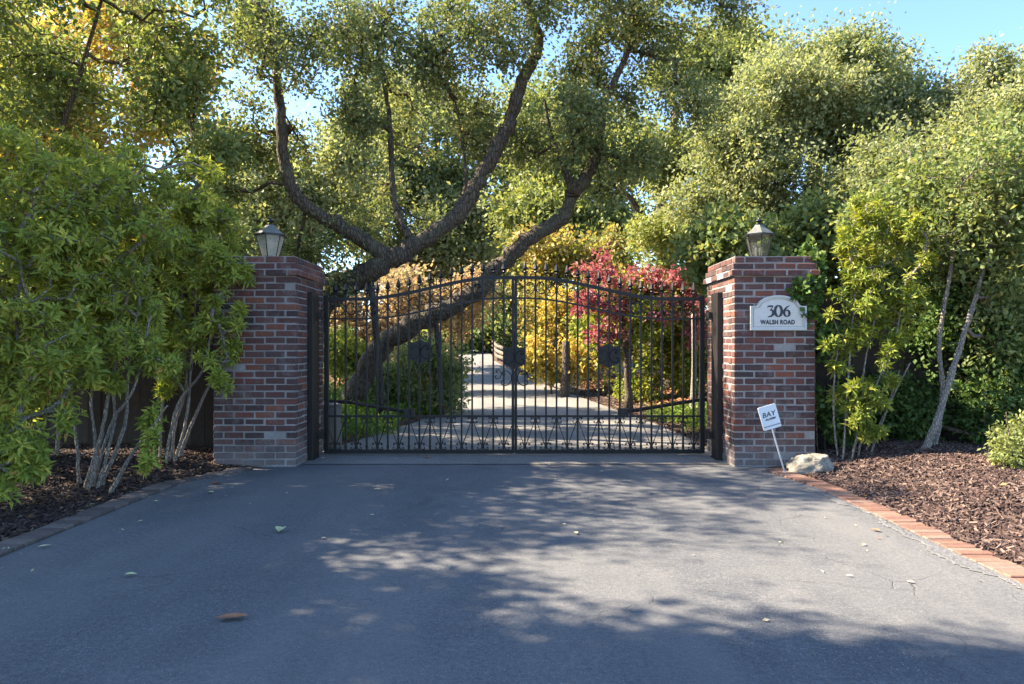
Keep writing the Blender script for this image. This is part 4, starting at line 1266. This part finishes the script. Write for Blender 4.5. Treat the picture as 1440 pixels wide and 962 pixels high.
plant('oak_tree', 'sunlit oak reaching highest at the photo edge', 'tree', (9.5, 13.5, .3),
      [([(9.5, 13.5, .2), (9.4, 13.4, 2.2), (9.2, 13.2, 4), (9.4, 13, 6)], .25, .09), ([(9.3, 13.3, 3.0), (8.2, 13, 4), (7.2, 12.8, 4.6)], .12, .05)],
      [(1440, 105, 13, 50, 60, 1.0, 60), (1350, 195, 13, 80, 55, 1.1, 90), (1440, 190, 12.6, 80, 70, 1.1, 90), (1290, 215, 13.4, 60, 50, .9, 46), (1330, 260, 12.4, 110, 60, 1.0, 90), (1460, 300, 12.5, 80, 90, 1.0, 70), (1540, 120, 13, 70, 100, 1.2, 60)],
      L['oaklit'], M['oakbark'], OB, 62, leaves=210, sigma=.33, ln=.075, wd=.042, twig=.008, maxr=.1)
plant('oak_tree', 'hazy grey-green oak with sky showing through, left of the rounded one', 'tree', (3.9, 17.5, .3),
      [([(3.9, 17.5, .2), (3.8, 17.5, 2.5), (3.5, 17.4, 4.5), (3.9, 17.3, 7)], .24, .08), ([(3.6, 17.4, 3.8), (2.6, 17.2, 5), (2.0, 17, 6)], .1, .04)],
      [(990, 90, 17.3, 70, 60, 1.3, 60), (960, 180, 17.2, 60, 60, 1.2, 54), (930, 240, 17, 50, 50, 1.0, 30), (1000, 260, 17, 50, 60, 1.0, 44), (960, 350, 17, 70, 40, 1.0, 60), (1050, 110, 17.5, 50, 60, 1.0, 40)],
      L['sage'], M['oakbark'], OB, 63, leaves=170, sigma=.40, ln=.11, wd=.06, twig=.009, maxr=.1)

BG = 'tall trees far behind the gate'
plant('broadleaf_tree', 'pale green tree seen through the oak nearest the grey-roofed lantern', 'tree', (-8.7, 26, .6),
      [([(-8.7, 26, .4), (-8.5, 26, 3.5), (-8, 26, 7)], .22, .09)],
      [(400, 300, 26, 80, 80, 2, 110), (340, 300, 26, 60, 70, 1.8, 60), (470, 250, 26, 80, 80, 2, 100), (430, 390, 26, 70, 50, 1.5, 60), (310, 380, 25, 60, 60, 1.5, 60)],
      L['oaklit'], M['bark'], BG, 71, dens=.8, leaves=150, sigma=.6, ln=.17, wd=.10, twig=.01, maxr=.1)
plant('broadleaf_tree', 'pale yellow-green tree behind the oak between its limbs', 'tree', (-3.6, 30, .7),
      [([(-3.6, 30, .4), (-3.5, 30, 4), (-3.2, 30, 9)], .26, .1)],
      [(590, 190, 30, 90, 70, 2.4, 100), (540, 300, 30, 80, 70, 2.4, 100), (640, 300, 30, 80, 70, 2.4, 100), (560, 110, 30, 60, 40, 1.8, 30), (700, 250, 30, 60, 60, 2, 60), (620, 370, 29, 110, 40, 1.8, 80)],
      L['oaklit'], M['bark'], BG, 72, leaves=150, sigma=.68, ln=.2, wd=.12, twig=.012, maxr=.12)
plant('broadleaf_tree', 'grey-green tree behind the forked end of the oak limb', 'tree', (2.5, 26, .8),
      [([(2.5, 26, .5), (2.5, 26, 4), (2.4, 26, 8)], .26, .1)],
      [(800, 180, 26, 80, 80, 2.4, 90), (780, 290, 25.5, 70, 60, 2, 80), (860, 300, 25, 60, 60, 1.8, 60), (740, 330, 25, 60, 50, 1.8, 50), (860, 210, 26, 50, 60, 1.8, 40), (850, 375, 23, 50, 28, 1.2, 36)],
      L['sage'], M['bark'], BG, 73, leaves=150, sigma=.6, ln=.18, wd=.105, twig=.012, maxr=.12)
plant('evergreen_tree', 'dark evergreen at the end of the inner drive', 'tree', (-3.2, 46, 1.2),
      [([(-3.2, 46, .8), (-3.2, 46, 4)], .3, .15)],
      [(650, 440, 46, 70, 50, 3, 130), (700, 420, 44, 50, 60, 2.5, 90), (600, 430, 44, 50, 50, 2.5, 80), (690, 475, 43, 45, 16, 1.5, 40), (620, 482, 42, 40, 12, 1.5, 40)],
      L['mid'], M['bark'], BG, 74, leaves=120, sigma=.7, ln=.24, wd=.15, twig=.015)
plant('broadleaf_tree', 'bright green tree with a pale slim trunk beside the rail fence', 'tree', (-2.2, 50, 1),
      [([(-2.5, 50, .6), (-2.5, 50, 3), (-2.4, 50, 7)], .2, .1)],
      [(690, 400, 50, 45, 45, 2.5, 80), (725, 430, 50, 40, 40, 2, 60), (745, 470, 48, 34, 22, 1.8, 34), (670, 360, 50, 40, 30, 2, 34)],
      L['mid'], M['greybark'], BG, 75, leaves=130, sigma=.5, ln=.18, wd=.11, twig=.012)

AU = 'autumn plants behind the gate'
plant('autumn_tree', 'bright yellow tree behind the middle of the gate', 'tree', (1.0, 21, .5),
      [([(1.05, 21, .2), (1.1, 21, 2), (1.2, 21, 4)], .14, .05)],
      [(780, 365, 21, 55, 35, 1.2, 70), (770, 430, 20.5, 40, 45, 1.0, 26), (830, 350, 21, 40, 28, 1.0, 30), (812, 430, 20, 36, 46, .9, 30), (930, 320, 21, 50, 40, 1.0, 34)],
      L['yellow'], M['bark'], AU, 81, dens=.6, leaves=120, sigma=.38, ln=.13, wd=.085, twig=.009)
plant('red_leaf_tree', 'crimson-leaved small tree behind the gate leaf by the plaque pillar', 'tree', (2.15, 14, .2),
      [(pl([(884, 570, 14), (882, 520, 14), (878, 470, 14), (870, 410, 14)]), .08, .04), (pl([(880, 490, 14), (900, 440, 14), (930, 400, 14), (960, 390, 14)]), .05, .02)],
      [(846, 384, 14, 34, 14, .6, 12), (890, 392, 14, 26, 14, .6, 10), (835, 420, 14, 22, 22, .5, 12), (920, 400, 14, 24, 12, .5, 9), (970, 392, 13.8, 24, 18, .5, 14),
       (870, 430, 13.8, 26, 18, .5, 10), (905, 445, 13.8, 20, 14, .5, 7), (945, 430, 13.8, 18, 14, .4, 6), (985, 425, 13.6, 12, 18, .4, 6), (850, 470, 13.8, 22, 20, .5, 7), (975, 465, 13.6, 10, 12, .3, 4)],
      L['red'], M['bark'], AU, 82, clump=0, dens=.62, leaves=90, sigma=.15, ln=.085, wd=.05, twig=.006)
plant('autumn_shrub', 'yellow-green shrub next to the centre shield', 'shrub', (1.0, 20, .3),
      stems([[(775, 550, 18.5), (775, 520, 18.5), (775, 490, 18.5)]], .03),
      [(765, 505, 18.5, 32, 32, .8, 60), (790, 470, 19, 40, 40, .8, 60), (820, 500, 18, 30, 30, .6, 30)],
      L['golden'], M['bark'], AU, 83, leaves=110, sigma=.26, ln=.11, wd=.07, twig=.007, trunkname='stems', crownname='foliage')
plant('autumn_shrub', 'olive and yellow shrub mass behind the crimson tree', 'shrub', (3.5, 15.2, .3),
      stems([[(930, 560, 15), (930, 510, 15), (935, 460, 15)], [(890, 560, 15.5), (892, 510, 15.5), (895, 460, 15.5)]], .03),
      [(920, 460, 15.4, 60, 60, .7, 90), (900, 415, 14.6, 50, 24, .4, 40), (955, 425, 14.4, 34, 24, .4, 30), (935, 470, 13.7, 40, 30, .3, 26), (970, 470, 15, 35, 60, .6, 56), (860, 470, 16, 40, 50, .7, 50), (920, 520, 15.2, 50, 30, .5, 40)],
      L['pittyellow'], M['bark'], AU, 84, leaves=110, sigma=.24, ln=.10, wd=.055, twig=.006, trunkname='stems', crownname='foliage')
plant('autumn_tree', 'peach-coloured autumn tree behind the leaning oak trunk', 'tree', (-4.2, 19, .4),
      [([(-4.2, 19, .2), (-4.1, 19, 1.6), (-4.0, 19, 3)], .12, .05)],
      [(490, 430, 19, 50, 40, 1.0, 70), (560, 420, 19, 60, 35, 1.0, 70), (640, 400, 20, 60, 30, 1.0, 60), (530, 480, 18.5, 60, 28, .8, 46), (620, 450, 20, 45, 25, .8, 30)],
      L['peach'], M['bark'], AU, 85, dens=.55, leaves=110, sigma=.34, ln=.11, wd=.07, twig=.008)
plant('garden_shrub', 'sage green shrub in front of the props', 'shrub', (-1.9, 13.2, .3),
      stems([[(560, 570, 13), (560, 530, 13), (560, 500, 13)], [(610, 570, 13), (612, 530, 13), (612, 505, 13)]], .02),
      [(560, 530, 13.2, 45, 36, .6, 70), (605, 530, 13.2, 36, 40, .6, 60), (530, 550, 12.6, 25, 24, .4, 24), (625, 550, 13, 18, 24, .4, 20)],
      L['sage'], M['bark'], None, 86, leaves=100, sigma=.2, ln=.075, wd=.035, twig=.004, trunkname='stems', crownname='foliage')
plant('garden_shrub', 'yellow-tinged shrub at the foot of the leaning oak', 'shrub', (-3.3, 14.5, .3),
      stems([[(478, 565, 14.5), (478, 530, 14.5), (480, 500, 14.5)]], .02),
      [(475, 520, 14.5, 26, 40, .6, 50), (460, 480, 15, 20, 30, .5, 24), (525, 560, 14, 20, 16, .4, 16)],
      L['pittyellow'], M['bark'], None, 87, leaves=90, sigma=.22, ln=.085, wd=.05, twig=.005, trunkname='stems', crownname='foliage')


def slim_trunk(label, px, y0, y1, Y, r, mat='greybark'):
    b = at(px, y0, Y); b[2] = float(gz(b[0], b[1])) - .1
    mb = MB(); tp = at(px + 3, y1, Y)
    mb.tube(catmull([b, (b + tp)/2 + np.array([.03, 0, 0]), tp], 5), np.linspace(r, r*.7, 11), 8)
    tag(mb.build('young_trunk', M[mat], smooth=True), label, 'tree trunk', 'slim bare trunks behind the gate')


slim_trunk('thick brown trunk beside the yellow-green shrub', 793, 545, 480, 17.5, .13, 'oakbark')
slim_trunk('slim pale trunk nearest the plaque pillar', 983, 600, 440, 11.2, .045)
slim_trunk('slim pale trunk second from the plaque pillar', 972, 600, 440, 11.8, .05)


# ------------------------------------------------------------------ ground cover and litter
def cover(name, n, xr, yr, ok, mat, ln, wd, hmax, seed, flat=False):
    rng = np.random.default_rng(seed); x = rng.uniform(*xr, n); y = rng.uniform(*yr, n); g = ok(x, y); x, y = x[g], y[g]; n = len(x)
    z = gz(x, y) + rng.random(n) ** 1.5 * hmax + .006
    pos = np.stack([x, y, z], 1)
    if flat: ax = unit(rng.normal(size=(n, 3)) * np.array([1, 1, .2])); nm = unit(rng.normal(size=(n, 3)) * .4 + np.array([0, 0, 1]))
    else: ax = unit(rng.normal(size=(n, 3)) + np.array([0, 0, .7])); nm = unit(rng.normal(size=(n, 3)) + np.array([0, 0, .6]))
    mb = MB(); s = .6 + .8 * rng.random(n); leaf_geo(mb, pos, ax, nm, ln * s, wd * s, rng.random(n))
    return kind(mb.build(name, mat), 'stuff')


def lump(x, y): return np.sin(x * 2.1 + 1.3 * np.sin(y * 1.1)) + np.sin(y * 1.7 + x * .6)


cover('ground_cover', 30000, (-6, -1.3), (9.2, 15), lambda x, y: (x < edge_l(y) - .05 - .25 * np.sin(y * 2.3)) & (lump(x, y) > -.9), L['grass'], .075, .03, .22, 91)
cover('grass', 16000, (1.6, 5.5), (9.3, 12.6), lambda x, y: (x > edge_r(y) + .25 + .2 * np.sin(y * 3)) & (lump(x, y) > -.8), L['grass'], .07, .026, .2, 92)
cover('leaf_litter', 26000, (-1, 9), (12, 24), lambda x, y: x > edge_r(y) + .7, L['litter'], .09, .06, .06, 93, True)
cover('fallen_litter', 7000, (-9, -1.3), (9, 24), lambda x, y: x < edge_l(y) - .05, L['litter'], .08, .05, .05, 94, True)
cover('bed_litter', 420, (-6, 6.5), (3.2, 7.9), lambda x, y: (x < np.vectorize(kl)(y) - .12) | (x > np.vectorize(kr)(y) + .12), L['litter'], .06, .03, .03, 95, True)


def fallen(px, py, size, mat, label, seed, w=.42, curl=.25):
    p = gpt(px, py); rng = np.random.default_rng(seed); a = rng.random() * 6.28 if size < .11 else 0.15
    mb = MB(); V = []; n = 9
    for i in range(n):
        t = i / (n - 1); ww = size * w * .5 * math.sin(math.pi * min(1, t * .96 + .02)) ** .8
        for s in (-1, 0, 1):
            x = (t - .5) * size; y = s * ww; z = .006 + abs(s) * ww * curl * 1.6 + curl * size * .35 * (t - .45) ** 2 * 2
            V.append((p[0] + x*math.cos(a) - y*math.sin(a), p[1] + x*math.sin(a) + y*math.cos(a), .004 + z))
    Fc = [(i*3+j, i*3+j+1, i*3+3+j+1, i*3+3+j) for i in range(n-1) for j in (0, 1)]
    mb.add(V, Fc, rng.random()); mb.tube([V[1], tuple(np.array(V[1]) + (np.array(V[1]) - np.array(V[4])) * .9)], .0012, 4)
    tag(mb.build('fallen_leaf', mat, smooth=True), label, 'leaf', 'fallen leaves on the driveway')


fallen(327, 884, .135, M['rustleaf'], 'large rust-brown fallen leaf alone in the foreground', 1)
fallen(395, 757, .10, M['paleleaf'], 'pale curled leaf in the open middle of the drive', 2, .7, .5)
fallen(304, 688, .075, M['rustleaf'], 'rust-brown leaf lying near the kerb before the plain pillar', 3, .6, .4)
fallen(296, 701, .06, M['paleleaf'], 'small pale leaf just in front of the rust one by the kerb', 4, .6, .4)
fallen(600, 650, .085, M['rustleaf'], 'brown leaf lying at the gate threshold', 5, .8, .4)
fallen(183, 822, .055, M['paleleaf'], 'small pale leaf in front of the shrubs, in the sun flecks', 6, .7, .3)
fallen(62, 780, .065, M['tanleaf'], 'tan leaf on the drive near the left kerb', 7, .5)
fallen(8, 773, .08, M['paleleaf'], 'pale yellow leaf on the kerb at the photo edge', 8, .45)
fallen(403, 702, .035, M['tanleaf'], 'tiny tan leaf between the pillar and the pale curled leaf', 9, .7)
fallen(523, 734, .035, M['paleleaf'], 'tiny pale leaf right of the pale curled leaf', 10, .7)
fallen(455, 768, .03, M['tanleaf'], 'tiny tan leaf nearest the pale curled leaf', 11, .7)
fallen(810, 760, .05, M['tanleaf'], 'tan leaf at the edge of the sunlit patch', 12, .6)
fallen(1231, 756, .06, M['rustleaf'], 'orange-brown leaf on the sunlit asphalt near the brick kerb', 13, .6)
fallen(130, 710, .10, M['tanleaf'], 'tan leaf on the dark mulch beneath the shrubs', 14, .45)

def scraps():
    rng = np.random.default_rng(77); src = []
    for m in ('tanleaf', 'paleleaf', 'rustleaf'):
        mb = MB(); z = .012
        mb.add([(-.02, 0, 0), (0, .009, z * .7), (.022, 0, z * .4), (0, -.010, .003), (.001, 0, .001)], [(0, 4, 1), (4, 2, 1), (0, 3, 4), (3, 2, 4)], .5)
        src.append(mb.mesh('leaf_scrap', M[m]))
    for i in range(70):
        if i < 26: y = rng.uniform(3.4, 7.2); x = -3.02 + abs(rng.normal()) * .35
        elif i < 44: y = rng.uniform(6.6, 8.0); x = rng.uniform(-2.2, 2.2)
        elif i < 56: y = rng.uniform(3.6, 7.0); x = 2.5 - abs(rng.normal()) * .3
        else: y = rng.uniform(3.2, 7.0); x = rng.uniform(-2.8, 2.4)
        o = bpy.data.objects.new('leaf_scrap', src[int(rng.choice(3, p=[.5, .28, .22]))]); COL.objects.link(o)
        o.location = (x, y, .007 if y < 7.52 else .012); o.rotation_euler = (rng.normal() * .15, rng.normal() * .15, rng.random() * 6.28)
        k = .35 + rng.random() * .65; o.scale = (k, k * (.6 + .7 * rng.random()), k)
        tag(o, 'tiny scrap of dry leaf among the scattered scraps on the asphalt', 'leaf', 'tiny leaf scraps scattered on the drive')


scraps()

# ------------------------------------------------------------------ sky, sun, camera
EL, AZ = 41.0, 12.0           # elevation; degrees behind the gate line, sun on the left
sd = Vector((-math.cos(R(EL)) * math.cos(R(AZ)), math.cos(R(EL)) * math.sin(R(AZ)), math.sin(R(EL))))
w = bpy.data.worlds.new('World'); SC.world = w; w.use_nodes = True
nt = w.node_tree; bg = nt.nodes['Background']
sky = nt.nodes.new('ShaderNodeTexSky'); sky.sky_type = 'NISHITA'; sky.sun_disc = False
sky.sun_elevation = R(EL); sky.sun_rotation = math.atan2(sd.x, sd.y); sky.air_density = 1.0; sky.dust_density = .4; sky.ozone_density = 5.0
nt.links.new(sky.outputs[0], bg.inputs[0]); bg.inputs[1].default_value = .094
sl = bpy.data.lights.new('sun', 'SUN'); sl.energy = 5.0; sl.angle = R(.53); sl.color = (1, .855, .66)
so = bpy.data.objects.new('sun', sl); COL.objects.link(so); so.rotation_euler = sd.to_track_quat('Z', 'Y').to_euler(); so.location = (-20, 10, 25)

cam = bpy.data.cameras.new('camera'); co = bpy.data.objects.new('camera', cam); COL.objects.link(co)
co.location = (0, 0, H); co.rotation_euler = (R(90), 0, 0)
cam.sensor_width = 36; cam.lens = F / 1440 * 36; cam.shift_x = -(CX - 720) / 1440; cam.shift_y = (CY - 481) / 1440
cam.clip_end = 2000; cam.clip_start = .05
SC.camera = co
SC.view_settings.view_transform = 'Standard'; SC.view_settings.look = 'None'; SC.view_settings.gamma = 1; SC.view_settings.exposure = 2.3
SC.cycles.max_bounces = 7; SC.cycles.diffuse_bounces = 4; SC.cycles.glossy_bounces = 2; SC.cycles.transmission_bounces = 5; SC.cycles.transparent_max_bounces = 8
SC.cycles.use_denoising = True
SC.cycles.sample_clamp_indirect = 8
